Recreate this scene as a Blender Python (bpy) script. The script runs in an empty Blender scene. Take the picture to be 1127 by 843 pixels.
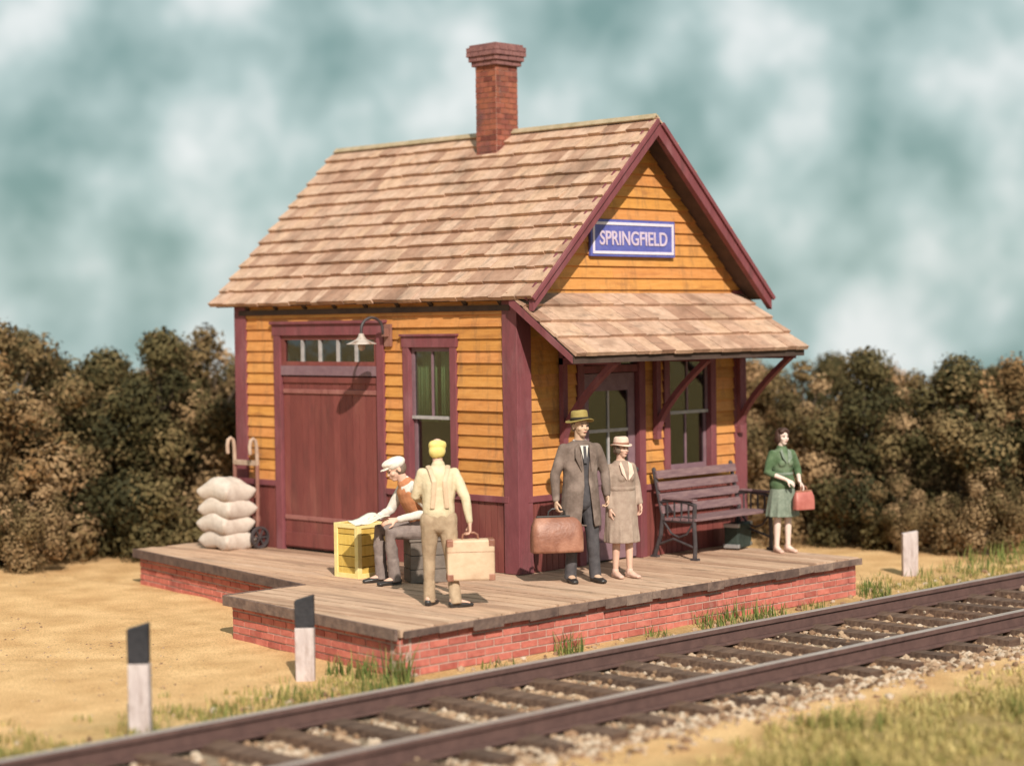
import bpy, bmesh, math, random
import numpy as np
from mathutils import Vector, Matrix, noise as mnoise
V = Vector
rnd = random.Random(11)
S = bpy.context.scene
COL = S.collection
PI = math.pi

# ------------------------------------------------------------------ materials
def nodes(name):
    m = bpy.data.materials.new(name); m.use_nodes = True
    nt = m.node_tree
    return m, nt, nt.nodes['Principled BSDF'], nt.nodes.new, nt.links.new

def pm(name, c1, c2, scale=6.0, rough=0.8, bump=0.0, bscale=None, stretch=(1, 1, 1), tone=None, toneamt=0.6,
       c3=None, s3=1.5, t3=(0.5, 0.7), spec=0.3, metal=0.0, detail=6, bdist=0.02, grime=None, gs=(5, 5, .8), gt=(.52, .74)):
    """two colours mixed by noise, a per-piece tone attribute, a third colour in patches, a bump"""
    m, nt, b, N, L = nodes(name)
    tc = N('ShaderNodeTexCoord'); mp = N('ShaderNodeMapping'); mp.inputs['Scale'].default_value = stretch
    L(tc.outputs['Object'], mp.inputs['Vector'])
    nz = N('ShaderNodeTexNoise'); nz.inputs['Scale'].default_value = scale; nz.inputs['Detail'].default_value = detail
    nz.inputs['Roughness'].default_value = 0.65
    L(mp.outputs[0], nz.inputs['Vector'])
    rp = N('ShaderNodeValToRGB'); rp.color_ramp.elements[0].position = 0.33; rp.color_ramp.elements[1].position = 0.67
    rp.color_ramp.elements[0].color = (*c1, 1); rp.color_ramp.elements[1].color = (*c2, 1)
    L(nz.outputs['Fac'], rp.inputs['Fac'])
    out = rp.outputs['Color']
    if c3 is not None:
        n3 = N('ShaderNodeTexNoise'); n3.inputs['Scale'].default_value = s3; n3.inputs['Detail'].default_value = 5
        L(mp.outputs[0], n3.inputs['Vector'])
        r3 = N('ShaderNodeMapRange'); r3.inputs['From Min'].default_value = t3[0]; r3.inputs['From Max'].default_value = t3[1]
        L(n3.outputs['Fac'], r3.inputs['Value'])
        mx = N('ShaderNodeMix'); mx.data_type = 'RGBA'
        L(r3.outputs[0], mx.inputs['Factor']); L(out, mx.inputs['A']); mx.inputs['B'].default_value = (*c3, 1)
        out = mx.outputs['Result']
    if tone is not None:
        at = N('ShaderNodeAttribute'); at.attribute_name = 'tone'
        ramp = N('ShaderNodeValToRGB')
        el = ramp.color_ramp.elements
        n = len(tone)
        el[0].position = 0; el[0].color = (*tone[0], 1); el[1].position = 1; el[1].color = (*tone[-1], 1)
        for i in range(1, n - 1):
            e = el.new(i / (n - 1)); e.color = (*tone[i], 1)
        L(at.outputs['Fac'], ramp.inputs['Fac'])
        mt = N('ShaderNodeMix'); mt.data_type = 'RGBA'; mt.blend_type = 'MULTIPLY'; mt.inputs['Factor'].default_value = toneamt
        L(out, mt.inputs['A']); L(ramp.outputs['Color'], mt.inputs['B']); out = mt.outputs['Result']
    if grime is not None:
        mg = N('ShaderNodeMapping'); mg.inputs['Scale'].default_value = gs; L(tc.outputs['Object'], mg.inputs['Vector'])
        ng = N('ShaderNodeTexNoise'); ng.inputs['Scale'].default_value = 1.6; ng.inputs['Detail'].default_value = 7; ng.inputs['Roughness'].default_value = .7; L(mg.outputs[0], ng.inputs['Vector'])
        rg = N('ShaderNodeMapRange'); rg.inputs['From Min'].default_value = gt[0]; rg.inputs['From Max'].default_value = gt[1]; rg.inputs['To Max'].default_value = .8; L(ng.outputs['Fac'], rg.inputs['Value'])
        mm = N('ShaderNodeMix'); mm.data_type = 'RGBA'; L(rg.outputs[0], mm.inputs['Factor']); L(out, mm.inputs['A']); mm.inputs['B'].default_value = (*grime, 1); out = mm.outputs['Result']
    L(out, b.inputs['Base Color'])
    b.inputs['Roughness'].default_value = rough
    b.inputs['Specular IOR Level'].default_value = spec
    b.inputs['Metallic'].default_value = metal
    if bump:
        nb = N('ShaderNodeTexNoise'); nb.inputs['Scale'].default_value = bscale or scale * 4; nb.inputs['Detail'].default_value = 4
        L(mp.outputs[0], nb.inputs['Vector'])
        bp = N('ShaderNodeBump'); bp.inputs['Strength'].default_value = bump; bp.inputs['Distance'].default_value = bdist
        L(nb.outputs['Fac'], bp.inputs['Height']); L(bp.outputs[0], b.inputs['Normal'])
    return m

W3 = (1, 1, 1)
M = {}
M['siding'] = pm('orange_siding_paint', (.53, .23, .062), (.62, .295, .092), 5, .7, .25, 40, (1, 1, 6), [(.74, .66, .60), (1, 1, .78), W3, (1, .90, 1), (.92, .84, .80)], .9, (.36, .145, .045), 2.2, (.55, .78), grime=(.235, .115, .055))
M['siding_end'] = pm('orange_siding_paint_end', (.53, .23, .062), (.62, .295, .092), 5, .7, .25, 40, (1, 1, 6), [(.74, .66, .60), (1, 1, .78), W3, (1, .90, 1), (.92, .84, .80)], .9, (.36, .145, .045), 2.2, (.55, .78), grime=(.235, .115, .055))
M['plum'] = pm('plum_trim_paint', (.165, .046, .054), (.215, .065, .074), 7, .65, .2, 30, (1, 1, .4), None, .5, (.25, .10, .11), 4, (.55, .75), grime=(.10, .045, .045), gs=(6, 6, 1))
M['maroon'] = pm('maroon_door_paint', (.175, .046, .042), (.235, .066, .056), 4, .6, .25, 30, (1, 1, .35), [(.7, .68, .68), W3], .7, (.27, .095, .075), 3, (.55, .8), grime=(.10, .035, .03), gs=(4, 4, .7))
M['fadedmaroon'] = pm('sun_faded_maroon_paint', (.24, .085, .075), (.33, .14, .12), 5, .7, .2, 30, grime=(.16, .05, .045))
M['plumgrey'] = pm('grey_plum_paint', (.17, .095, .115), (.23, .14, .16), 8, .6, .15)
M['frost'] = pm('faded_grey_paint', (.30, .27, .27), (.42, .38, .37), 12, .6, .1)
M['shingle'] = pm('weathered_wood_shingle', (.44, .285, .205), (.62, .43, .325), 9, .85, .5, 60, (1, 1, 1), [(.62, .50, .45), (.86, .77, .73), (1, .97, .95), (1, .93, .84), (.93, .86, .85)], .9, (.27, .175, .125), 2.0, (.55, .8), grime=(.165, .115, .085), gs=(2.2, 5, 2.2), gt=(.53, .74))
M['shingle_end'] = M['shingle']
M['ridge'] = pm('mossy_ridge_board', (.28, .22, .13), (.46, .35, .24), 5, .9, .3, 40)
M['dark_wood'] = pm('dark_rafter_wood', (.05, .032, .026), (.085, .052, .042), 6, .8, .2)  # dark rafter wood; on the soffit the dark tone stands in for shade
M['deck'] = pm('weathered_deck_plank', (.46, .295, .205), (.65, .445, .315), 7, .85, .4, 40, (3, .35, 1), [(.58, .5, .46), (.86, .80, .77), W3, (1, .95, .9)], .9, (.25, .165, .115), 1.6, (.56, .8), grime=(.17, .115, .08), gs=(5, 1.1, 5), gt=(.57, .78))
M['deck_edge'] = pm('grey_brown_deck_edge', (.13, .088, .075), (.27, .185, .145), 9, .85, .4, 40, (1, 1, 1), [(.35, .3, .32), (.8, .75, .75), W3], .8)
M['brick'] = pm('red_brick', (.46, .125, .095), (.60, .20, .15), 14, .85, .3, 60, (1, 1, 1), [(.58, .46, .46), (.9, .85, .85), W3, (1, .92, .88)], .85, (.30, .085, .07), 2.5, (.55, .75), grime=(.42, .24, .19), gs=(3, 3, 4), gt=(.58, .78))
M['mortar'] = pm('pale_mortar', (.40, .25, .20), (.52, .35, .29), 20, .95, .3)
M['chimbrick'] = pm('old_chimney_brick', (.23, .07, .048), (.36, .12, .078), 10, .9, .3, 60, (1, 1, 1), [(.45, .38, .42), (.85, .8, .8), W3, (1, 1, .8)], .9, (.15, .06, .06), 4, (.52, .72), grime=(.11, .055, .055), gs=(5, 5, 1.5), gt=(.5, .75))
M['chimcap'] = pm('sooty_brick_cap', (.17, .075, .075), (.28, .13, .12), 12, .9, .4)
M['sand'] = None
M['rail'] = pm('rusty_rail_steel', (.085, .045, .04), (.13, .07, .06), 8, .7, .2, 60, spec=.4)
M['railhead'] = pm('worn_rail_head', (.34, .27, .25), (.50, .43, .39), 6, .4, 0, stretch=(.3, 4, 4), metal=.25)
M['tie'] = pm('creosoted_tie_wood', (.075, .042, .030), (.20, .125, .09), 6, .9, .5, 40, (.6, 5, 3), [(.6, .6, .6), W3, (1.0, .9, .8)], .7)
M['ballast'] = pm('ballast_stone', (.38, .29, .215), (.56, .44, .34), 10, .9, .2, 60, (1, 1, 1), [(.16, .115, .09), (.33, .24, .18), (.55, .42, .33), (.8, .7, .6), W3], 1.0)
M['ironwork'] = pm('dark_iron', (.035, .028, .03), (.07, .055, .058), 12, .55, .1, spec=.5)
M['benchwood'] = pm('faded_plum_bench_slat', (.15, .085, .095), (.25, .155, .155), 9, .7, .3, 40, (.6, 3, 3))
M['white_post'] = pm('chalky_white_post_paint', (.47, .38, .365), (.60, .51, .49), 7, .85, .4, 40, (1, 1, .5), None, .5, (.36, .26, .24), 5, (.52, .72), grime=(.25, .17, .14), gs=(14, 14, 2), gt=(.5, .72))
M['black_post'] = pm('black_post_paint', (.018, .017, .02), (.04, .036, .04), 9, .6, .2)
M['sack'] = pm('white_sackcloth', (.50, .41, .35), (.63, .54, .47), 9, .9, .5, 90, (1, 1, 1), None, .5, (.50, .39, .31), 5, (.58, .8))
M['palewood'] = pm('bleached_wood', (.33, .22, .16), (.47, .34, .26), 9, .8, .2)
M['brownwood'] = pm('reddish_brown_wood', (.20, .085, .065), (.28, .13, .10), 9, .7, .2)
M['enamel'] = pm('white_lamp_enamel', (.36, .29, .25), (.50, .42, .37), 12, .5, 0, c3=(.22, .13, .09), s3=9, t3=(.5, .65), spec=.5)
M['signblue'] = pm('blue_sign_enamel', (.085, .095, .33), (.13, .14, .42), 8, .5, .1)
M['signwhite'] = pm('pale_sign_paint', (.62, .55, .66), (.72, .66, .74), 12, .55)
M['letterpaint'] = pm('faded_pinkish_letter_paint', (.50, .39, .50), (.62, .52, .64), 14, .55)
M['reflection_panel'] = pm('olive_green_reflection', (.19, .24, .11), (.28, .34, .17), 3, .9, .1, stretch=(1, 6, .3))  # olive green that stands in for a reflection in the window glass
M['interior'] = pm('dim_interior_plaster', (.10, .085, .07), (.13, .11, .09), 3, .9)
M['yellowcrate'] = pm('yellow_crate_paint', (.62, .40, .085), (.74, .52, .14), 6, .7, .3, 40, (3, 3, .5), [(.7, .62, .5), W3, (1, 1, .95)], .8)
M['crateedge'] = pm('pale_yellow_crate_batten', (.70, .55, .20), (.80, .66, .32), 6, .7, .2)
M['greybox'] = pm('grey_brown_box_wood', (.12, .095, .08), (.19, .15, .125), 8, .8, .3)
M['tanleather'] = pm('tan_suitcase_leather', (.55, .38, .25), (.66, .48, .33), 8, .6, .2, c3=(.42, .27, .17), s3=4)
M['brownleather'] = pm('red_brown_leather', (.20, .075, .045), (.30, .125, .078), 9, .5, .25, c3=(.40, .19, .125), s3=5, t3=(.5, .7), spec=.5)
M['redleather'] = pm('dull_red_leather', (.36, .095, .075), (.46, .15, .12), 9, .5, .15, spec=.5)
M['greencase'] = pm('dark_green_canvas', (.02, .03, .026), (.045, .06, .05), 9, .7, .2)
M['pewter'] = pm('dull_pewter_metal', (.35, .35, .36), (.5, .5, .5), 9, .4, 0, metal=.6)
M['paper'] = pm('newsprint', (.66, .62, .52), (.76, .72, .62), 18, .9)
M['skin'] = pm('ruddy_skin', (.60, .36, .27), (.68, .43, .33), 10, .6)
M['paleskin'] = pm('pale_skin', (.68, .50, .43), (.74, .57, .50), 10, .6)
M['tanskin'] = pm('tanned_skin', (.52, .33, .23), (.60, .40, .28), 10, .6)  # darker skin tone of the man in the overcoat
M['eye'] = pm('dark_eye', (.02, .015, .012), (.03, .02, .018), 10, .3)
M['lips'] = pm('lips', (.36, .12, .10), (.40, .15, .12), 10, .5)
def cloth(n, a, b, sc=14, c3=None): return pm(n, a, b, sc, .9, .35, 60, c3=c3, s3=5, t3=(.52, .75), bdist=.01)
M['coat'] = cloth('taupe_overcoat_cloth', (.125, .088, .072), (.19, .138, .115), c3=(.30, .225, .19))
M['suit'] = cloth('charcoal_suit_cloth', (.055, .05, .055), (.095, .085, .09))
M['dress'] = cloth('mushroom_coat_cloth', (.30, .215, .17), (.40, .30, .24), c3=(.24, .16, .125))
M['shirtwhite'] = cloth('cream_shirt_cloth', (.56, .45, .29), (.68, .57, .40), c3=(.60, .40, .24))
M['white'] = cloth('white_cotton', (.56, .50, .44), (.68, .62, .56))
M['vest'] = cloth('rust_waistcoat_cloth', (.44, .17, .075), (.55, .24, .12), c3=(.30, .11, .06))
M['greytrousers'] = cloth('mauve_grey_trouser_cloth', (.165, .125, .115), (.25, .195, .175))
M['khaki'] = cloth('khaki_trouser_cloth', (.33, .23, .15), (.45, .33, .22))
M['greenjacket'] = cloth('leaf_green_jacket_cloth', (.055, .095, .042), (.105, .155, .082), c3=(.21, .25, .17))
M['greenskirt'] = cloth('sea_green_skirt_cloth', (.135, .165, .125), (.235, .265, .21))
M['oliveFelt'] = cloth('olive_hat_felt', (.26, .185, .055), (.37, .28, .10))
M['bandblack'] = cloth('black_hat_band', (.022, .016, .012), (.035, .028, .02))
M['creamfelt'] = cloth('pink_cream_hat_felt', (.62, .43, .34), (.72, .54, .44))
M['hatband'] = cloth('brown_hat_band', (.26, .12, .085), (.33, .17, .12))
M['yellowcap'] = cloth('yellow_cap_cloth', (.66, .50, .13), (.78, .63, .24))
M['whitecap'] = cloth('white_cap_cloth', (.66, .58, .50), (.76, .69, .62))
M['blackleather'] = pm('black_shoe_leather', (.02, .016, .015), (.04, .034, .032), 9, .4, spec=.5)
M['pinkshoe'] = pm('pinkish_shoe_leather', (.55, .35, .28), (.64, .44, .36), 9, .5)
M['brownhair'] = pm('dark_brown_hair', (.045, .022, .016), (.09, .045, .034), 30, .6, .4, 60, (1, 1, .3))
M['greyhair'] = pm('grey_brown_hair', (.15, .10, .075), (.22, .16, .12), 30, .6, .4, 60)
M['bark'] = pm('brown_bark', (.06, .042, .03), (.11, .08, .058), 10, .9, .5, 30, (1, 1, .3))
M['stone'] = pm('grey_foundation_stone', (.25, .2, .17), (.36, .3, .26), 6, .9, .4)

def glass_mat():
    m, nt, b, N, L = nodes('window_glass')
    out = nt.nodes['Material Output']
    t = N('ShaderNodeBsdfTransparent'); t.inputs[0].default_value = (.70, .76, .74, 1)
    g = N('ShaderNodeBsdfGlossy'); g.inputs['Roughness'].default_value = .06
    tc = N('ShaderNodeTexCoord'); nz = N('ShaderNodeTexNoise'); nz.inputs['Scale'].default_value = 3
    bp = N('ShaderNodeBump'); bp.inputs['Strength'].default_value = .12; bp.inputs['Distance'].default_value = .02
    L(tc.outputs['Object'], nz.inputs['Vector']); L(nz.outputs['Fac'], bp.inputs['Height']); L(bp.outputs[0], g.inputs['Normal'])
    mx = N('ShaderNodeMixShader'); mx.inputs[0].default_value = .10; L(t.outputs[0], mx.inputs[1]); L(g.outputs[0], mx.inputs[2])
    L(mx.outputs[0], out.inputs['Surface'])
    return m
M['glass'] = glass_mat()

def leaf_mat(name, cols):
    m, nt, b, N, L = nodes(name)
    at = N('ShaderNodeAttribute'); at.attribute_name = 'tone'
    r = N('ShaderNodeValToRGB'); el = r.color_ramp.elements
    el[0].color = (*cols[0], 1); el[1].color = (*cols[-1], 1)
    for i in range(1, len(cols) - 1):
        e = el.new(i / (len(cols) - 1)); e.color = (*cols[i], 1)
    L(at.outputs['Fac'], r.inputs['Fac']); L(r.outputs['Color'], b.inputs['Base Color'])
    b.inputs['Roughness'].default_value = .8; b.inputs['Specular IOR Level'].default_value = .15
    return m
M['leaf_brown'] = leaf_mat('brown_olive_leaves', [(.065, .048, .02), (.15, .10, .045), (.26, .165, .085), (.37, .24, .13)])
M['leaf_olive'] = leaf_mat('olive_leaves', [(.03, .028, .012), (.06, .05, .02), (.105, .08, .034), (.19, .13, .06)])  # olive leaves, darkened to stand in for shaded hollows in the wood
M['leaf_rust'] = leaf_mat('rusty_leaves', [(.07, .048, .02), (.16, .095, .04), (.27, .15, .068), (.37, .225, .12)])
M['drygrass'] = leaf_mat('dry_grass_blades', [(.09, .115, .028), (.20, .185, .055), (.36, .275, .10), (.54, .41, .18)])
M['weed'] = leaf_mat('green_weed_blades', [(.05, .085, .02), (.11, .14, .035), (.20, .20, .06), (.36, .28, .11)])

def ground_mat():
    m, nt, b, N, L = nodes('sandy_ground')
    tc = N('ShaderNodeTexCoord')
    def nz(sc, det=6):
        n = N('ShaderNodeTexNoise'); n.inputs['Scale'].default_value = sc; n.inputs['Detail'].default_value = det
        L(tc.outputs['Object'], n.inputs['Vector']); return n
    a = nz(2.2, 10)
    r = N('ShaderNodeValToRGB'); el = r.color_ramp.elements
    el[0].position = .34; el[0].color = (.66, .39, .18, 1); el[1].position = .66; el[1].color = (.86, .56, .285, 1)
    L(a.outputs['Fac'], r.inputs['Fac'])
    g = nz(55, 3)
    r2 = N('ShaderNodeValToRGB'); e2 = r2.color_ramp.elements
    e2[0].position = .28; e2[0].color = (.55, .48, .42, 1); e2[1].position = .55; e2[1].color = (1, 1, 1, 1)
    L(g.outputs['Fac'], r2.inputs['Fac'])
    mx = N('ShaderNodeMix'); mx.data_type = 'RGBA'; mx.blend_type = 'MULTIPLY'; mx.inputs['Factor'].default_value = .8
    L(r.outputs['Color'], mx.inputs['A']); L(r2.outputs['Color'], mx.inputs['B'])
    at = N('ShaderNodeAttribute'); at.attribute_name = 'bed'     # what lies there: 0 sand .. 1 cindery track bed
    m2 = N('ShaderNodeMix'); m2.data_type = 'RGBA'
    L(at.outputs['Fac'], m2.inputs['Factor']); L(mx.outputs['Result'], m2.inputs['A'])
    c = nz(30, 4); r3 = N('ShaderNodeValToRGB'); e3 = r3.color_ramp.elements
    e3[0].position = .35; e3[0].color = (.20, .145, .10, 1); e3[1].position = .7; e3[1].color = (.44, .33, .235, 1)
    L(c.outputs['Fac'], r3.inputs['Fac']); L(r3.outputs['Color'], m2.inputs['B'])
    a2 = N('ShaderNodeAttribute'); a2.attribute_name = 'turf'
    m3 = N('ShaderNodeMix'); m3.data_type = 'RGBA'; L(a2.outputs['Fac'], m3.inputs['Factor']); L(m2.outputs['Result'], m3.inputs['A'])
    d = nz(14, 5); r4 = N('ShaderNodeValToRGB'); e4 = r4.color_ramp.elements
    e4[0].position = .35; e4[0].color = (.20, .16, .055, 1); e4[1].position = .7; e4[1].color = (.42, .30, .13, 1)
    L(d.outputs['Fac'], r4.inputs['Fac']); L(r4.outputs['Color'], m3.inputs['B'])
    L(m3.outputs['Result'], b.inputs['Base Color']); b.inputs['Roughness'].default_value = .95; b.inputs['Specular IOR Level'].default_value = .1
    nb = nz(60, 4); bp = N('ShaderNodeBump'); bp.inputs['Strength'].default_value = .9; bp.inputs['Distance'].default_value = .03
    L(nb.outputs['Fac'], bp.inputs['Height']); L(bp.outputs[0], b.inputs['Normal'])
    return m
M['sand'] = ground_mat()

# ------------------------------------------------------------------ mesh builder
class MB:
    def __init__(s): s.v = []; s.f = []; s.t = []; s.m = []
    def add(s, vs, fs, tone=None, mi=0):
        k = len(s.v); s.v.extend([tuple(p) for p in vs])
        tone = rnd.random() if tone is None else tone
        for f in fs:
            s.f.append(tuple(i + k for i in f)); s.t.append(tone); s.m.append(mi)
    def hexa(s, p, tone=None, mi=0):          # 8 corners: bottom 4 then top 4
        s.add(p, [(3, 2, 1, 0), (4, 5, 6, 7), (0, 1, 5, 4), (1, 2, 6, 5), (2, 3, 7, 6), (3, 0, 4, 7)], tone, mi)
    def box(s, a, b, tone=None, mi=0):
        (x0, y0, z0), (x1, y1, z1) = a, b
        x0, x1 = min(x0, x1), max(x0, x1); y0, y1 = min(y0, y1), max(y0, y1); z0, z1 = min(z0, z1), max(z0, z1)
        s.hexa([(x0, y0, z0), (x1, y0, z0), (x1, y1, z0), (x0, y1, z0), (x0, y0, z1), (x1, y0, z1), (x1, y1, z1), (x0, y1, z1)], tone, mi)
    def frame(s, o, ax, ay, az, tone=None, mi=0):   # corner o and three edge vectors
        o, ax, ay, az = V(o), V(ax), V(ay), V(az)
        if ax.cross(ay).dot(az) < 0: ax, ay = ay, ax
        s.hexa([o, o + ax, o + ax + ay, o + ay, o + az, o + ax + az, o + ax + ay + az, o + ay + az], tone, mi)
    def bar(s, a, b, w, h, up=(0, 0, 1), tone=None, mi=0):
        a, b = V(a), V(b); t = (b - a).normalized(); u = V(up); sd = t.cross(u).normalized(); u = sd.cross(t).normalized()
        s.frame(a - sd * w / 2 - u * h / 2, b - a, sd * w, u * h, tone, mi)
    def tube(s, pts, rad, seg=10, tone=None, mi=0, ref=(1, 0, 0), cap=True):
        p, f = tube(pts, rad, seg, ref, cap); s.add(p, f, tone, mi)
    def lathe(s, prof, c=(0, 0, 0), seg=24, tone=None, mi=0, sx=1, sy=1):
        vs = []; fs = []; n = len(prof)
        for r, z in prof:
            for k in range(seg):
                a = 2 * PI * k / seg; vs.append((c[0] + r * math.cos(a) * sx, c[1] + r * math.sin(a) * sy, c[2] + z))
        for i in range(n - 1):
            for k in range(seg):
                k2 = (k + 1) % seg; fs.append((i * seg + k, i * seg + k2, (i + 1) * seg + k2, (i + 1) * seg + k))
        if prof[0][0] > 1e-4: fs.append(tuple(range(seg))[::-1])
        if prof[-1][0] > 1e-4: fs.append(tuple((n - 1) * seg + k for k in range(seg)))
        s.add(vs, fs, tone, mi)
    def prism(s, poly, ext, tone=None, mi=0):
        n = len(poly); e = V(ext); a = [V(p) for p in poly]
        nrm = V((0, 0, 0))
        for i in range(n): nrm += a[i].cross(a[(i + 1) % n])
        if nrm.dot(e) < 0: a = a[::-1]
        vs = a + [p + e for p in a]
        fs = [tuple(range(n))[::-1], tuple(range(n, 2 * n))] + [(i, (i + 1) % n, n + (i + 1) % n, n + i) for i in range(n)]
        s.add(vs, fs, tone, mi)
    def mesh(s, name, smooth=False):
        me = bpy.data.meshes.new(name); me.from_pydata(s.v, [], s.f); 
        a = me.attributes.new('tone', 'FLOAT', 'FACE'); a.data.foreach_set('value', np.array(s.t, dtype=np.float32))
        me.polygons.foreach_set('material_index', np.array(s.m, dtype=np.int32))
        if smooth: me.polygons.foreach_set('use_smooth', np.ones(len(s.f), dtype=bool))
        me.update(); return me
    def build(s, name, mats, parent=None, smooth=False, bevel=0.0):
        o = bpy.data.objects.new(name, s.mesh(name, smooth)); COL.objects.link(o)
        for m in (mats if isinstance(mats, (list, tuple)) else [mats]): o.data.materials.append(M[m] if isinstance(m, str) else m)
        if parent is not None: o.parent = parent
        if bevel:
            bv = o.modifiers.new('edge', 'BEVEL'); bv.width = bevel; bv.segments = 2; bv.limit_method = 'ANGLE'
        return o

def tube(pts, rad, seg=10, ref=(1, 0, 0), cap=True):
    pts = [V(p) for p in pts]; rad = [(r, r) if not isinstance(r, (tuple, list)) else tuple(r) for r in rad]
    if cap:      # rounded ends
        d0 = (pts[0] - pts[1]).normalized(); d1 = (pts[-1] - pts[-2]).normalized()
        r0 = min(rad[0]); r1 = min(rad[-1])
        P0, R0, P1, R1 = [], [], [], []
        for c, s_ in ((.97, .25), (.72, .69), (.4, .92)):
            P0.append(pts[0] + d0 * r0 * c); R0.append((rad[0][0] * s_, rad[0][1] * s_))
            P1.insert(0, pts[-1] + d1 * r1 * c); R1.insert(0, (rad[-1][0] * s_, rad[-1][1] * s_))
        P1 = P1[::1]; pts = P0 + pts + P1; rad = R0 + rad + R1
    n = len(pts); vs = []; fs = []
    side = V(ref)
    for i in range(n):
        t = (pts[min(i + 1, n - 1)] - pts[max(i - 1, 0)]).normalized()
        sd = side - t * side.dot(t)
        if sd.length < 1e-3:
            sd = t.orthogonal()
        sd.normalize(); side = sd
        fr = t.cross(sd)
        for k in range(seg):
            a = 2 * PI * k / seg
            vs.append(pts[i] + sd * (rad[i][0] * math.cos(a)) + fr * (rad[i][1] * math.sin(a)))
    for i in range(n - 1):
        for k in range(seg):
            k2 = (k + 1) % seg; fs.append((i * seg + k, i * seg + k2, (i + 1) * seg + k2, (i + 1) * seg + k))
    fs.append(tuple(range(seg))[::-1]); fs.append(tuple((n - 1) * seg + k for k in range(seg)))
    return vs, fs

def ellipsoid(c, r, rot=None, u=14, w=9):
    vs = []; fs = []; c = V(c)
    for i in range(1, w):
        th = PI * i / w
        for k in range(u):
            a = 2 * PI * k / u; p = V((r[0] * math.sin(th) * math.cos(a), r[1] * math.sin(th) * math.sin(a), -r[2] * math.cos(th)))
            if rot is not None: p = rot @ p
            vs.append(c + p)
    b = V((0, 0, -r[2])); t = V((0, 0, r[2]))
    if rot is not None: b = rot @ b; t = rot @ t
    vs += [c + b, c + t]; nb = len(vs) - 2
    for i in range(w - 2):
        for k in range(u):
            k2 = (k + 1) % u; fs.append((i * u + k, i * u + k2, (i + 1) * u + k2, (i + 1) * u + k))
    for k in range(u):
        k2 = (k + 1) % u; fs.append((nb, k2, k)); fs.append((nb + 1, (w - 2) * u + k, (w - 2) * u + k2))
    return vs, fs

def empty(name, loc=(0, 0, 0), rz=0.0):
    o = bpy.data.objects.new(name, None); COL.objects.link(o); o.location = loc; o.rotation_euler = (0, 0, rz); o.empty_display_size = .1
    return o
def tag(o, label, cat, group=None, kind=None):
    o['label'] = label; o['category'] = cat
    if group: o['group'] = group
    if kind: o['kind'] = kind
    return o
def structure(o): o['kind'] = 'structure'; return o
def copy_tree(o, parent=None):
    c = o.copy(); COL.objects.link(c)
    if parent is not None: c.parent = parent
    for ch in [k for k in COL.objects if k.parent == o]: copy_tree(ch, c)
    return c

SCRATCH = bpy.data.scenes.new('scratch')
def solid(name, pieces, mat, parent, voxel=.008, smooth=3, wrinkle=0.0, wscale=14, cut=None):
    """several closed pieces fused into one continuous surface"""
    mb = MB()
    for p in pieces: mb.add(p[0], p[1], .5)
    o = bpy.data.objects.new(name + '_raw', mb.mesh(name)); SCRATCH.collection.objects.link(o)
    r = o.modifiers.new('r', 'REMESH'); r.mode = 'VOXEL'; r.voxel_size = voxel
    if smooth:
        s_ = o.modifiers.new('s', 'SMOOTH'); s_.iterations = smooth; s_.factor = .5
    vl = SCRATCH.view_layers[0]; vl.update(); dg = vl.depsgraph
    me = bpy.data.meshes.new_from_object(o.evaluated_get(dg), depsgraph=dg)
    bpy.data.objects.remove(o)
    if wrinkle:
        nv = len(me.vertices); cs = np.zeros(nv * 3, dtype=np.float32); ns = np.zeros(nv * 3, dtype=np.float32)
        me.vertices.foreach_get('co', cs); me.vertex_normals.foreach_get('vector', ns)
        am = np.array([mnoise.noise(V((a, b, c)) * wscale) * .65 + mnoise.noise(V((a * wscale * 2.2, b * wscale * 2.2, c * wscale * .9))) * .5 for a, b, c in cs.reshape(-1, 3).tolist()], dtype=np.float32)
        cs = (cs.reshape(-1, 3) + ns.reshape(-1, 3) * am[:, None] * wrinkle).ravel(); me.vertices.foreach_set('co', cs)
    if cut: cut(me)
    me.polygons.foreach_set('use_smooth', np.ones(len(me.polygons), dtype=bool))
    me.name = name
    ob = bpy.data.objects.new(name, me); COL.objects.link(ob); me.materials.clear(); me.materials.append(M[mat])
    if parent is not None: ob.parent = parent
    return ob

# ------------------------------------------------------------------ world, sun, camera
SUN = V((-.46, -.69, .62)).normalized()
el = math.asin(SUN.z); az = math.atan2(SUN.x, SUN.y)
w = bpy.data.worlds.new('World'); S.world = w; w.use_nodes = True
nt = w.node_tree; N = nt.nodes.new; L = nt.links.new
bg = nt.nodes['Background']
sky = N('ShaderNodeTexSky'); sky.sky_type = 'NISHITA'; sky.sun_disc = False; sky.sun_elevation = el; sky.sun_rotation = az
tc = N('ShaderNodeTexCoord')
mp = N('ShaderNodeMapping'); mp.inputs['Scale'].default_value = (1, 1, 1.0); mp.inputs['Location'].default_value = (3.1, .4, 1.7)
L(tc.outputs['Generated'], mp.inputs['Vector'])
cn = N('ShaderNodeTexNoise'); cn.inputs['Scale'].default_value = 15; cn.inputs['Detail'].default_value = 5; cn.inputs['Roughness'].default_value = .5
cn.inputs['Distortion'].default_value = 0
L(mp.outputs[0], cn.inputs['Vector'])
cr = N('ShaderNodeValToRGB'); e = cr.color_ramp.elements
e[0].position = .33; e[0].color = (.165, .27, .255, 1); e[1].position = .66; e[1].color = (.66, .69, .68, 1)
k = e.new(.51); k.color = (.375, .475, .462, 1)
L(cn.outputs['Fac'], cr.inputs['Fac'])
sc_ = N('ShaderNodeVectorMath'); sc_.operation = 'SCALE'; sc_.inputs['Scale'].default_value = 10.0; L(cr.outputs['Color'], sc_.inputs[0])
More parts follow.
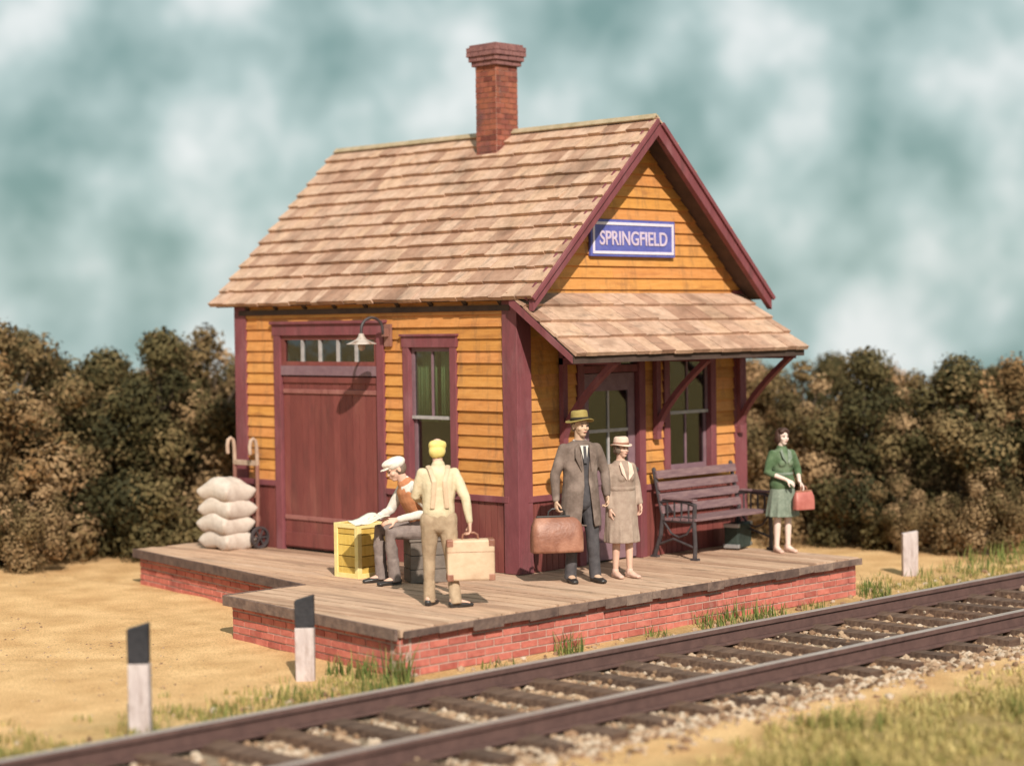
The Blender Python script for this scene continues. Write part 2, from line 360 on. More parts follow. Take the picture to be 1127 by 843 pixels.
mixs = N('ShaderNodeMix'); mixs.data_type = 'RGBA'; mixs.inputs['Factor'].default_value = .94       # nearly full cloud cover over the blue
L(sky.outputs[0], mixs.inputs['A']); L(sc_.outputs[0], mixs.inputs['B'])
L(mixs.outputs['Result'], bg.inputs['Color']); bg.inputs['Strength'].default_value = .1

ld = bpy.data.lights.new('sun', 'SUN'); ld.energy = 4.4; ld.angle = math.radians(.8); ld.color = (1, .93, .82)
lo = bpy.data.objects.new('sun', ld); COL.objects.link(lo); lo.rotation_euler = (-SUN).to_track_quat('-Z', 'Y').to_euler(); lo.location = (-20, -20, 25)

CAM = V((-14.66493, -14.36805, 2.61123))
R = Matrix(((.7012706, .03151228, -.71219838), (-.71275377, .01109407, -.70132659), (-.01419922, .99944179, .03024044)))
cd = bpy.data.cameras.new('camera'); co = bpy.data.objects.new('camera', cd); COL.objects.link(co)
co.matrix_world = Matrix.Translation(CAM) @ R.to_4x4()
cd.sensor_fit = 'HORIZONTAL'; cd.sensor_width = 36; cd.lens = 2180.964 / 1127 * 36; cd.clip_end = 2000; cd.clip_start = .1
cd.dof.use_dof = True; cd.dof.focus_distance = 19.8; cd.dof.aperture_fstop = .5
S.camera = co
S.view_settings.view_transform = 'Standard'; S.view_settings.look = 'None'; S.view_settings.exposure = 0.33; S.view_settings.gamma = 1

# ------------------------------------------------------------------ ground
def rail_a(x): return -2.70 - .0155 * x
def gz(x, y):
    d = abs(y - (rail_a(x) - .775))
    t = min(1, max(0, (d - 1.25) / .5)); t = t * t * (3 - 2 * t)
    z = -.485 + .065 * t
    near = max(0, 1 - math.hypot(x - 1, y + 1) / 30)
    b = mnoise.noise(V((x * .55, y * .55, 3))) * .035 + mnoise.noise(V((x * 2.1, y * 2.1, 7))) * .012
    z += b * (.35 + .65 * t) * near
    if y > 2.5 and x < -1.4: z += .05 * min(1, (y - 2.5) / 2.5)
    far = (x + 14.66) * .7122 + (y + 14.37) * .7013 - 33
    if far > 0: z -= far * min(.06, far * .004)
    return z
def axis(a, b, c, d, st):
    o = list(np.arange(b, c + 1e-6, st)); k = st; p = b
    while p > a: k *= 1.35; p -= k; o.insert(0, p)
    k = st; p = c
    while p < d: k *= 1.35; p += k; o.append(p)
    return o
gx = axis(-400, -10, 15, 400, .13); gy = axis(-400, -9, 11, 400, .13)
gv = [(x, y, gz(x, y)) for x in gx for y in gy]
ny = len(gy)
gf = [(i * ny + j, (i + 1) * ny + j, (i + 1) * ny + j + 1, i * ny + j + 1) for i in range(len(gx) - 1) for j in range(ny - 1)]
me = bpy.data.meshes.new('ground'); me.from_pydata(gv, [], gf)
bed = np.zeros(len(gv), dtype=np.float32); turf = np.zeros(len(gv), dtype=np.float32)
def turf_at(x, y):
    yc = rail_a(x) - .775; n_ = mnoise.noise(V((x * .9, y * .9, 21))) * .5 + mnoise.noise(V((x * 3, y * 3, 5))) * .25
    t = 0
    if y < yc: t = (yc - 1.85 - y) * 1.3 + n_ * .9
    else:
        dd = y - (yc + 1.2)                                # weedy verge between rail and sand
        t = .75 - dd * .9 + n_ * .9
        if x < -3: t = .8 - dd * .8 + n_ * .9
    if y > 8 or x > 9.5: t = max(t, .7 + n_)
    return max(0, min(1, t))
for i, (x, y, z) in enumerate(gv):
    d = abs(y - (rail_a(x) - .775)); bed[i] = max(0, min(1, (1.55 + mnoise.noise(V((x * 2, y * 2, 1))) * .2 - d) / .3))
    turf[i] = turf_at(x, y) * (1 - bed[i]) * .85
for nm, arr in (('bed', bed), ('turf', turf)):
    a = me.attributes.new(nm, 'FLOAT', 'POINT'); a.data.foreach_set('value', arr)
me.polygons.foreach_set('use_smooth', np.ones(len(gf), dtype=bool))
g = bpy.data.objects.new('ground', me); COL.objects.link(g); me.materials.append(M['sand']); structure(g)

# ------------------------------------------------------------------ track
dirx = V((1, -.0155, 0)).normalized(); diry = V((.0155, 1, 0)).normalized()
def rail(y_off):
    mb = MB(); zt = -.28; zb = -.445
    for (w0, z0, z1, mi) in ((.15, zb, zb + .022, 0), (.030, zb + .022, zt - .045, 0), (.078, zt - .045, zt - .006, 0), (.070, zt - .006, zt, 1)):
        n = 30; x0, x1 = -40., 60.
        o = V((x0, rail_a(x0) + y_off, 0)); 
        mb.frame(o - diry * w0 / 2 + V((0, 0, z0)), dirx * (x1 - x0), diry * w0, V((0, 0, z1 - z0)), .5, mi)
    return mb
r1 = rail(0).build('rail', ['rail', 'railhead'], bevel=.006); tag(r1, 'rusty steel rail beside the brick platform, farther of the two', 'rail', 'rails of the railway track')
r2 = rail(-1.55).build('rail', ['rail', 'railhead'], bevel=.006); tag(r2, 'rusty steel rail next to the grassy verge, nearer of the two', 'rail', 'rails of the railway track')
tie_me = []
for k in range(5):
    mb = MB(); rr = random.Random(k)
    L2 = 1.22; n = 7; prof = []
    vs = []
    for i in range(n):
        y = -L2 + 2 * L2 * i / (n - 1); j = lambda a: rr.uniform(-a, a)
        vs += [(-.105 + j(.008), y, -.10), (.105 + j(.008), y, -.10), (.10 + j(.012), y, .028 + j(.01)), (-.10 + j(.012), y, .028 + j(.01))]
    fs = [(i * 4 + a, i * 4 + (a + 1) % 4, i * 4 + 4 + (a + 1) % 4, i * 4 + 4 + a) for i in range(n - 1) for a in range(4)] + [(3, 2, 1, 0), tuple(4 * (n - 1) + a for a in range(4))]
    fs = [f[::-1] for f in fs[:-2]] + [(0, 1, 2, 3), tuple(4 * (n - 1) + a for a in (3, 2, 1, 0))]
    mb.add(vs, fs, rr.random())
    tie_me.append(mb.mesh('railway_sleeper')); tie_me[-1].materials.append(M['tie'])
x = -11.0; kk = 0
while x < 24:
    o = bpy.data.objects.new('railway_sleeper', tie_me[kk % 5]); COL.objects.link(o)
    o.location = (x, rail_a(x) - .775 + rnd.uniform(-.05, .05), -.452); o.rotation_euler = (0, 0, -.0155 + rnd.uniform(-.02, .02))
    tag(o, 'dark brown wooden sleeper lying across under the two rusty rails', 'sleeper', 'sleepers under the railway track')
    x += .56; kk += 1
ico = bmesh.new(); bmesh.ops.create_icosphere(ico, subdivisions=1, radius=1); IV = [v.co.copy() for v in ico.verts]; IF = [tuple(v.index for v in f.verts) for f in ico.faces]; ico.free()
def rock(mb, c, r, rr, tone):
    a = rr.uniform(0, 6.28); ca, sa = math.cos(a), math.sin(a); sx, sy, sz = rr.uniform(.7, 1.35), rr.uniform(.6, 1.1), rr.uniform(.5, .9)
    vs = []
    for v in IV:
        q = 1 + rr.uniform(-.22, .22); X, Y, Z = v.x * sx * q, v.y * sy * q, v.z * sz * q
        vs.append((c[0] + r * (X * ca - Y * sa), c[1] + r * (X * sa + Y * ca), c[2] + r * Z))
    mb.add(vs, IF, tone)
mb = MB(); rr = random.Random(5)
for i in range(13000):
    x = rr.uniform(-8.5, 11) if i % 4 else rr.uniform(-6, 4); d = rr.gauss(0, .95)
    if i % 5 == 0: d = -1.0 - abs(rr.gauss(0, .42))
    if d > 1.75: continue
    y = rail_a(x) - .775 + d
    if d > 1.3 and rr.random() < .5: continue
    if abs(d) > 2.05: continue
    r = rr.choice((.018, .022, .028, .034, .044)) * rr.uniform(.8, 1.15)
    ph = ((x + 11.0) / .56) % 1.0
    if (ph < .2 or ph > .8) and abs(d) < 1.22 and rr.random() < .88: continue
    rock(mb, (x, y, gz(x, y) + r * .15 + (.028 if (ph < .2 or ph > .8) and abs(d) < 1.22 else 0)), r, rr, min(1, max(0, rr.gauss(.74 if d < -.95 else .66, .30))))
for i in range(900):        # small stones lying loose on the sand
    x, y = rr.uniform(-9, -1.5), rr.uniform(-2.2, 6.5)
    if x > -3.6 and y < 5.6 and y > -2.0: continue
    rock(mb, (x, y, gz(x, y)), rr.uniform(.006, .018), rr, rr.uniform(.25, .9))
o = mb.build('ballast', 'ballast'); tag(o, 'pale and brown ballast stones strewn between and beside the rails', 'ballast', kind='stuff')

# ------------------------------------------------------------------ platform
pl = empty('station_platform', (0, -.9, -.42)); 
POFF = V((0, .9, .42))
tag(pl, 'low brick platform with a weathered plank deck carrying the depot and people', 'platform')
def yfront(x): return -1.80 - (x + 3.32) * .0105
def yback(x):
    if x < -2.92: return -1.80 + (x + 3.32) / .40 * 2.93
    if x < -1.90: return 1.13
    if x < -1.12: return 1.2 + (x + 1.9) / .78 * 4.06
    if x < 0.02: return 5.26
    return .06
mb = MB(); x = -3.32; cuts = [-2.92, -1.90, -1.12, .02, 3.42]
rr = random.Random(3)
while x < 3.42 - 1e-6:
    x1 = x + rr.uniform(.13, .19)
    for c in cuts:
        if x < c - 1e-6 and x1 > c - .06: x1 = c; break
    e_ = 1e-4; g_ = .0085
    ya0, ya1, yb0, yb1 = yfront(x), yfront(x1), yback(x + e_), yback(x1 - e_)
    j = rr.uniform(-.025, .012)
    segs = [(0, 1)]
    if yb0 - ya0 > 3.2:
        q = rr.uniform(.3, .6); segs = [(0, q), (q, 1)]
    for s0, s1 in segs:
        dz = rr.uniform(-.006, .004); f = lambda a, b, t: a + (b - a) * t
        A0 = f(ya0 + j, yb0, s0) + .003; A1 = f(ya1 + j, yb1, s0) + .003; B0 = f(ya0 + j, yb0, s1) - .003; B1 = f(ya1 + j, yb1, s1) - .003
        mb.hexa([POFF + V(p) for p in ((x + g_, A0, -.07), (x1 - g_, A1, -.07), (x1 - g_, B1, -.07), (x + g_, B0, -.07), (x + g_, A0, dz), (x1 - g_, A1, dz), (x1 - g_, B1, dz), (x + g_, B0, dz))], rr.random())
    x = x1
mb.build('deck', 'deck', pl, bevel=.004)
mb = MB()
def edge(a, b):
    a, b = V(a), V(b); t = (b - a).normalized(); nrm = V((t.y, -t.x, 0)) * -1
    mb.bar(POFF + a + nrm * .016 + V((0, 0, -.045)), POFF + b + nrm * .016 + V((0, 0, -.045)), .03, .10)
x = -3.30; r5 = random.Random(15)
while x < 3.40:            # tarred plank-end strips along the track side, broken and uneven
    x1 = min(3.41, x + r5.uniform(.12, .42)); h = r5.uniform(.075, .105)
    mb.hexa([POFF + V(q) for q in ((x, yfront(x) - .045, -h - .004), (x1 - .006, yfront(x1) - .045, -h + r5.uniform(-.01, .01)), (x1 - .006, yfront(x1) - .026, -h), (x, yfront(x) - .026, -h), (x, yfront(x) - .045, -.012), (x1 - .006, yfront(x1) - .045, -.012), (x1 - .006, yfront(x1) - .026, -.012), (x, yfront(x) - .026, -.012))], r5.random())
    x = x1
edge((-3.335, -1.80, 0), (-2.935, 1.15, 0)); edge((-2.93, 1.145, 0), (-1.92, 1.145, 0)); edge((-1.915, 1.2, 0), (-1.135, 5.27, 0))
mb.build('edge_board', 'deck_edge', pl, bevel=.004)

def brick_run(mb, P0, P1, z0, z1, nrm, L_=.225, H_=.072, off=V((0, 0, 0)), depth=.06, rr=rnd, holes=None):
    P0, P1, nrm = V(P0), V(P1), V(nrm); t = (P1 - P0).normalized(); LEN = (P1 - P0).length
    z = z0; c = 0
    while z < z1 - .01:
        h = min(H_, z1 - z); s = -(L_ / 2 if c % 2 else 0)
        while s < LEN:
            a = max(0, s); b = min(LEN, s + L_)
            if b - a > .02:
                p = rr.uniform(-.004, .004); m_ = .0085
                mb.frame(off + P0 + t * (a + m_) + V((0, 0, z + m_)) - nrm * depth, t * (b - a - 2 * m_), nrm * (depth + .009 + p), V((0, 0, h - 2 * m_)), rr.random(), 0)
            s += L_
        z += H_; c += 1
    mb.frame(off + P0 + V((0, 0, z0)) - nrm * (depth * 2), t * LEN, nrm * (depth * 2), V((0, 0, z1 - z0)), .5, 1)
mb = MB(); rr = random.Random(8)
i_ = .035
corners = [(-3.32 + i_, -1.80 + i_), (3.42 - i_, -1.87 + i_), (3.42 - i_, -.02), None, (-1.12 + i_, 5.26 - i_), (-1.90 + i_, 1.13 - i_), (-2.92 + i_, 1.13 - i_)]
runs = [(corners[0], corners[1]), (corners[1], corners[2]), ((.0, 5.26 - i_), corners[4]), (corners[4], corners[5]), (corners[5], corners[6]), (corners[6], corners[0])]
for a, b in runs:
    t = (V((*b, 0)) - V((*a, 0))).normalized(); brick_run(mb, (*a, 0), (*b, 0), -.575, -.072, (t.y, -t.x, 0), off=POFF, rr=rr)
mb.build('brick_wall', ['brick', 'mortar'], pl)

# ------------------------------------------------------------------ station building
LW, GW = 4.65, 3.75
RX, RZ, EX, EZ = 1.869, 4.835, -.145, 2.89
SL = (RZ - EZ) / (RX - EX)
st = empty('station_building', (0, 0, 0)); tag(st, 'small orange clapboard railway depot with plum trim and shingled gable roof', 'station building')
DO = (2.13, 3.83, .0, 2.50)      # freight door opening y0,y1,z0,z1
WO = (.96, 1.61, .86, 2.36)      # long wall window
GD = (.98, 1.88, .0, 2.55)       # gable door opening x0,x1
GO = (2.40, 3.13, .93, 2.34)     # gable window
def holes_cut(z0, z1, u0, u1, holes):
    out = [(u0, u1)]
    for (a, b, c, d) in holes:
        if z1 <= c + .01 or z0 >= d - .01: continue
        nw = []
        for (p, q) in out:
            if b <= p or a >= q: nw.append((p, q)); continue
            if a > p: nw.append((p, a))
            if b < q: nw.append((b, q))
        out = nw
    return out
def clap(mb, P, z0, z1, pitch, u0, u1, holes, rr, slope=None):
    """P(u, n, z) -> point on the wall; clapboards lapping upward"""
    z = z0
    while z < z1 - .02:
        zt = min(z + pitch, z1)
        def lim(zz):
            if slope is None: return u0, u1
            lo = max(u0, (zz - slope[0]) / SL + EX); hi = min(u1, 2 * RX - EX - (zz - slope[0]) / SL); return lo, hi
        a0, b0 = lim(z); a1, b1 = lim(zt)
        if b0 - a0 < .06: break
        b1 = max(b1, a1 + .01)
        for (p, q) in holes_cut(z, zt, a0, b0, holes):
            cutsu = [p]
            while q - cutsu[-1] > 2.6: cutsu.append(cutsu[-1] + rr.uniform(1.1, 2.1))
            cutsu.append(q)
            for s, e_ in zip(cutsu[:-1], cutsu[1:]):
                st_, et = (a1 if s == a0 else s), (b1 if e_ == b0 else e_)
                s2, e2 = s + .0015, e_ - .0015
                n0 = .036 + rr.uniform(-.004, .004); n1 = .012
                v = [P(s2, .0, z), P(e2, .0, z), P(e2, n0, z), P(s2, n0, z), P(st_, .0, zt), P(et, .0, zt), P(et, n1, zt), P(st_, n1, zt)]
                if (V(v[1]) - V(v[0])).cross(V(v[3]) - V(v[0])).z < 0: v = [v[1], v[0], v[3], v[2], v[5], v[4], v[7], v[6]]
                mb.hexa(v, rr.random())
        z = zt
rr = random.Random(21)
PL = lambda u, n, z: V((-n, u, z))           # long wall (freight side)
PG = lambda u, n, z: V((u, -n, z))           # gable wall
PB = lambda u, n, z: V((GW + n, u, z)); PK = lambda u, n, z: V((u, LW + n, z))
WC = .80
zt_wall = 3.0
mb = MB(); clap(mb, PL, WC, 2.98, .127, .02, LW - .02, [DO, WO], rr); mb.build('siding', 'siding', st)
mb = MB(); clap(mb, PG, WC, 4.72, .127, .02, GW - .02, [GD, GO], rr, slope=(EZ - .10, 0)); mb.build('siding', 'siding_end', st)
mb = MB(); clap(mb, PB, WC, 2.98, .127, .02, LW - .02, [], rr); mb.build('siding', 'siding', st)
mb = MB(); clap(mb, PK, WC, 4.72, .127, .02, GW - .02, [], rr, slope=(EZ - .10, 0)); mb.build('siding', 'siding_end', st)
# inner wall with real openings
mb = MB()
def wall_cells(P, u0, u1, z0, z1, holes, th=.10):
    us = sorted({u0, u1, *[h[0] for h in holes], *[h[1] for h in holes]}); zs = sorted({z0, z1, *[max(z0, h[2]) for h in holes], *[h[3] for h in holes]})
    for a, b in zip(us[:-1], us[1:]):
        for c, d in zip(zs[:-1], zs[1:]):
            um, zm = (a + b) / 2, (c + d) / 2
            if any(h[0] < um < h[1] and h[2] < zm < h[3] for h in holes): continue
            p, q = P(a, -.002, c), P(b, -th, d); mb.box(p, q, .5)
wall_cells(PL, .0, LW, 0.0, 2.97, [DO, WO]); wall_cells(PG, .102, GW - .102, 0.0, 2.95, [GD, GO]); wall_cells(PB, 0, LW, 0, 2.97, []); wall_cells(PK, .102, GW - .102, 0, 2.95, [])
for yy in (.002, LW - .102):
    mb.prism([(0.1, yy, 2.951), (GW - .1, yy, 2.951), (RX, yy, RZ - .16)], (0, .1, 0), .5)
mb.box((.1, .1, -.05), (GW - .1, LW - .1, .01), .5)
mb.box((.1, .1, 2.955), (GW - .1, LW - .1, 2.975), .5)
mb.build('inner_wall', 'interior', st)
mb = MB(); mb.box((.04, .04, -.55), (GW - .01, LW - .03, -.055)); mb.build('foundation', 'stone', st)
# wainscot: vertical boards
mb = MB()
def wains(P, u0, u1, holes):
    u = u0
    while u < u1 - .01:
        w_ = min(.092, u1 - u)
        if not any(h[0] - .01 < u + w_ / 2 < h[1] + .01 and h[2] < .3 for h in holes):
            p, q = P(u + .004, 0, .0), P(u + w_ - .004, .022 + rr.uniform(-.002, .002), WC - .06); mb.box(p, q, rr.random())
        u += w_
for P_, a, b in ((PL, .02, DO[0] - .10), (PL, DO[1] + .10, LW - .02), (PG, .02, GD[0] - .09), (PG, GD[1] + .09, GW - .02), (PB, .02, LW - .02), (PK, .02, GW - .02)):
    mb = MB(); wains(P_, a, b, []); mb.build('wainscot', 'maroon', st)
def rail_h(P, u0, u1, z0, z1, n0, n1): mb = MB(); mb.box(P(u0, n0, z0), P(u1, n1, z1)); mb.build('wainscot_cap', 'plum', st, bevel=.004)
for a, b in ((.10, DO[0] - .11), (DO[1] + .11, LW - .10)): rail_h(PL, a, b, WC - .062, WC + .004, -.001, .05)
for a, b in ((.10, GD[0] - .10), (GD[1] + .10, GW - .10)): rail_h(PG, a, b, WC - .062, WC + .004, -.001, .05)
rail_h(PB, .1, LW - .1, WC - .062, WC + .004, -.001, .05); rail_h(PK, .1, GW - .1, WC - .062, WC + .004, -.001, .05)
for (x, y, sx, sy) in ((0, 0, -1, -1), (0, LW, -1, 1), (GW, 0, 1, -1), (GW, LW, 1, 1)):
    mb = MB(); wd = .17; th = .045
    mb.box((x + sx * th, y + sy * th, 0), (x - sx * .001, y - sy * wd, 2.95)); mb.box((x - sx * .001, y + sy * th, 0), (x - sx * wd, y - sy * .001, 2.95))
    mb.build('corner_board', 'plum', st, bevel=.005)
# frieze boards under eaves
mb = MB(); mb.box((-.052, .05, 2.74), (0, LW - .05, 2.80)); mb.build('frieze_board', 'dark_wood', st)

# roof
up = V((RX - EX, 0, RZ - EZ)); SLEN = up.length; up.normalize(); nr = V((-up.z, 0, up.x))
upb = V((-up.x, 0, up.z)); nb = V((up.z, 0, up.x)); EB = 2 * RX - EX
Y0, Y1 = -.341, 4.99
roof = None
CH = (1.56, 1.97, 1.80, 2.19)      # chimney x0,x1,y0,y1
def shingles(mb, O, U, NN, SD, W, LEN, nc, rr, wr=(.11, .27), skip=None, th=.028):
    e_ = LEN / nc
    for i in range(nc):
        s0 = i * e_; s = 0
        first = True
        while s < W - .01:
            wd = min(rr.uniform(*wr), W - s)
            if W - s - wd < .08: wd = W - s
            a = s0 - rr.uniform(0, .016) - (.02 if i == 0 else 0); b = min(s0 + e_ * 1.12, LEN)
            h0 = th * rr.uniform(.85, 1.25) + .006; h1 = .006
            g_ = .0025
            p = lambda u, l, n_: O + SD * u + U * l + NN * n_
            sk = skip and skip(O + SD * (s + wd / 2) + U * (s0 + e_ / 2))
            if not sk:
                tilt = rr.uniform(-.004, .004)
                v = [p(s + g_, a, .0), p(s + wd - g_, a + tilt, .0), p(s + wd - g_, b, .0), p(s + g_, b, .0), p(s + g_, a, h0), p(s + wd - g_, a + tilt, h0), p(s + wd - g_, b, h1), p(s + g_, b, h1)]
                if (v[1] - v[0]).cross(v[3] - v[0]).dot(NN) < 0: v = [v[1], v[0], v[3], v[2], v[5], v[4], v[7], v[6]]
                mb.hexa(v, rr.random())
            s += wd
mb = MB(); rr = random.Random(77)
E1 = V((EX, Y0, EZ)); E2 = V((EB, Y0, EZ))
OV = V((0, -.045, 0))
shingles(mb, E1 - nr * .028 + OV, up, nr, V((0, 1, 0)), Y1 - Y0 + .09, SLEN, 13, rr, th=.042)
shingles(mb, E2 - nb * .028 + OV, upb, nb, V((0, 1, 0)), Y1 - Y0 + .09, SLEN, 13, rr, th=.042)
roof = mb.build('roof', 'shingle', st)
mb = MB()     # sheathing, its underside coloured dark for the shade below the overhang
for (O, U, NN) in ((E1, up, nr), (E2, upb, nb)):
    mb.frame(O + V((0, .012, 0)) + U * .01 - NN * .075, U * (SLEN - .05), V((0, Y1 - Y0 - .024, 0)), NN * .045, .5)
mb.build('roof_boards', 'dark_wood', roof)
mb = MB()
mb.frame(V((RX, Y0 - .01, RZ + .022)) - up * .075 - nr * .012, up * .077, V((0, Y1 - Y0 + .02, 0)), nr * .022, .5)
mb.frame(V((RX, Y0 - .01, RZ + .022)) - upb * .075 - nb * .012, upb * .06, V((0, Y1 - Y0 + .02, 0)), nb * .022, .5)
mb.build('ridge_board', 'ridge', roof, bevel=.004)
# barge boards: outer moulding and board
for yy, sg in ((Y0, -1), (Y1, 1)):
    for (O, U, NN) in ((E1, up, nr), (E2, upb, nb)):
        mb = MB()
        vert = V((0, 0, -.15)); ax = (RX - (O - NN * .045 + U * SLEN).x) / U.x
        mb.prism([O - NN * .045 - U * .015, O - NN * .045 + U * (SLEN + ax), O - NN * .045 + U * (SLEN + ax) + vert, O - NN * .045 - U * .015 + vert * .8], (0, sg * .035, 0), .5)
        mb.frame(O - NN * .05 - U * .03 + V((0, sg * .0355, 0)), U * (SLEN + .03 + (ax if U.x > 0 else ax - .05)), V((0, sg * .03, 0)), NN * .046, .5)
        mb.build('barge_board', 'plum', roof, bevel=.004)
# rafter tails on the freight side
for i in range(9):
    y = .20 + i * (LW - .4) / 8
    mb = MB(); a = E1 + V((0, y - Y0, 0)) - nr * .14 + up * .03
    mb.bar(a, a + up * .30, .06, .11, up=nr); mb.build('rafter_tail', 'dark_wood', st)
# chimney
ch_ = MB(); rr = random.Random(4)
cx0, cx1, cy0, cy1 = CH; zb, ztop = 4.35, 5.54
def ring(mb, x0, x1, y0, y1, z0, z1, c):
    q = [((x0, y0), (x1, y0), (0, -1, 0)), ((x1, y0), (x1, y1), (1, 0, 0)), ((x1, y1), (x0, y1), (0, 1, 0)), ((x0, y1), (x0, y0), (-1, 0, 0))]
    for k, (a, b, n_) in enumerate(q):
        L_ = .135; A, B, n_ = V((*a, z0)), V((*b, z0)), V(n_); t = (B - A).normalized(); LEN = (B - A).length
        s = -(L_ / 2 if (c + k) % 2 else 0)
        while s < LEN - .005:
            p0 = max(0, s); p1 = min(LEN, s + L_)
            if p1 - p0 > .012: mb.frame(A + t * (p0 + .004) - n_ * .05 + V((0, 0, .004)), t * (p1 - p0 - .008), n_ * (.05 + rr.uniform(.003, .010)), V((0, 0, z1 - z0 - .008)), rr.random(), 0)
            s += L_
    mb.box((x0 + .002, y0 + .002, z0), (x1 - .002, y1 - .002, z1), .5, 1)
z = zb; c = 0
while z < ztop: ring(ch_, cx0 + .03, cx1 - .03, cy0 + .03, cy1 - .03, z, z + .062, c); z += .062; c += 1
chim = ch_.build('chimney', ['chimbrick', 'mortar'], roof)
mb = MB(); 
for k, gx_ in enumerate((.035, .058, .075, .075)):
    ring(mb, cx0 + .03 - gx_, cx1 - .03 + gx_, cy0 + .03 - gx_, cy1 - .03 + gx_, z, z + .055, k); z += .055
ring(mb, cx0 - .02, cx1 + .02, cy0 - .02, cy1 + .02, z, z + .03, 1)
mb.build('chimney_cap', 'chimcap', roof)
# porch roof on the gable side
PT = V((-.14, -.0, 2.955)); PEd = V((-.14, -.955, 2.305)); pu = (PT - PEd); PLEN = pu.length; pu.normalize(); pn = V((0, -pu.z, -pu.y)) * -1
pn = V((1, 0, 0)).cross(pu).normalized()
if pn.z < 0: pn = -pn
PW = 3.88
mb = MB(); rr = random.Random(31)
shingles(mb, PEd - pn * .028, pu, pn, V((1, 0, 0)), PW, PLEN, 4, rr, (.15, .34), th=.034)
porch = mb.build('porch_roof', 'shingle_end', st)
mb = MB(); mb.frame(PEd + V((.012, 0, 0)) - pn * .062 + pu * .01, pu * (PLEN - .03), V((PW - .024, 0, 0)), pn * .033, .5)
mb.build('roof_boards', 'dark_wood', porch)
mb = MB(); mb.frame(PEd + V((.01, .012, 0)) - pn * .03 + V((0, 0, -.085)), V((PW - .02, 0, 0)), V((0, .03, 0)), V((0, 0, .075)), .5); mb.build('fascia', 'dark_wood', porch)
for xx in (-.14, -.14 + PW - .03):
    mb = MB(); mb.prism([V((xx, PT.y - .035, PT.z - .065)), V((xx, PEd.y + .045, PEd.z - .035)), V((xx, PEd.y + .045, PEd.z - .105)), V((xx, PT.y - .035, PT.z - .16))], (.03, 0, 0), .5); mb.build('side_trim', 'plum', porch)
def bracket(x):
    mb = MB(); y0 = -.048
    mb.box((x - .035, y0, 1.30), (x + .035, y0 - .06, 2.30))                      # wall post
    mb.box((x - .035, y0, 2.165), (x + .035, -.86, 2.235))                        # top arm
    pts = []
    for i in range(9):
        t = i / 8; pts.append((x, y0 - .02 - .76 * (t ** 1.25), 1.36 + .84 * (t ** .82)))
    for a, b in zip(pts[:-1], pts[1:]): mb.bar(a, b, .055, .075, up=(1, 0, 0))
    for i in range(9):
        pass
    mb.build('bracket', 'brownwood' if False else 'plum', porch)
for x in (.62, 2.14, 3.63): bracket(x)

# freight door
fd = None
mb = MB()
y0, y1, z0, z1 = DO
t_ = .115
mb.box((-.055, y0 - t_, 0), (.02, y0 + .003, z1 + .002)); mb.box((-.055, y1 - .003, 0), (.02, y1 + t_, z1 + .002)); mb.box((-.06, y0 - t_ - .02, z1), (.02, y1 + t_ + .02, z1 + .13)); mb.box((-.085, y0 - t_ - .04, z1 + .13), (.02, y1 + t_ + .04, z1 + .165))
frm = mb.build('door_frame', 'plum', st, bevel=.005)
mb = MB(); mb.box((-.045, y0 + .004, 2.04), (.05, y1 - .004, 2.15)); mb.build('transom_bar', 'plumgrey', frm, bevel=.004)
a, b = y0 + .012, y1 - .012
mb = MB(); n = 15; u = a
for i in range(n):
    w_ = (b - a) / n; mb.box((-.012 - rr.uniform(0, .003), u + .0025, .03), (.03, u + w_ - .0025, 2.03), rr.random()); u += w_
leaf = mb.build('freight_door', 'maroon', st)
for zz, hh in ((1.83, .05), (.36, .05), (.05, .16), (1.955, .065)):
    mb = MB(); mb.box((-.030, a + .012, zz), (-.010, b - .012, zz + hh)); mb.build('batten', 'fadedmaroon' if zz in (1.83, .36) else 'maroon', leaf, bevel=.004)
tw = MB(); tw.box((-.03, y0 + .004, 2.151), (.02, y1 - .004, 2.20)); tw.box((-.03, y0 + .004, 2.45), (.02, y1 - .004, 2.497)); tw.box((-.03, y0 + .004, 2.2), (.02, y0 + .06, 2.45)); tw.box((-.03, y1 - .06, 2.2), (.02, y1 - .004, 2.45))
trn = tw.build('transom_window', 'maroon', st)
for i in range(1, 5):
    mb = MB(); yy = y0 + .06 + (y1 - y0 - .12) * i / 5; mb.box((-.026, yy - .018, 2.2), (.012, yy + .018, 2.45)); mb.build('muntin', 'frost', trn)
mb = MB(); mb.box((-.004, y0 + .05, 2.19), (.002, y1 - .05, 2.46)); mb.build('pane', 'glass', trn)

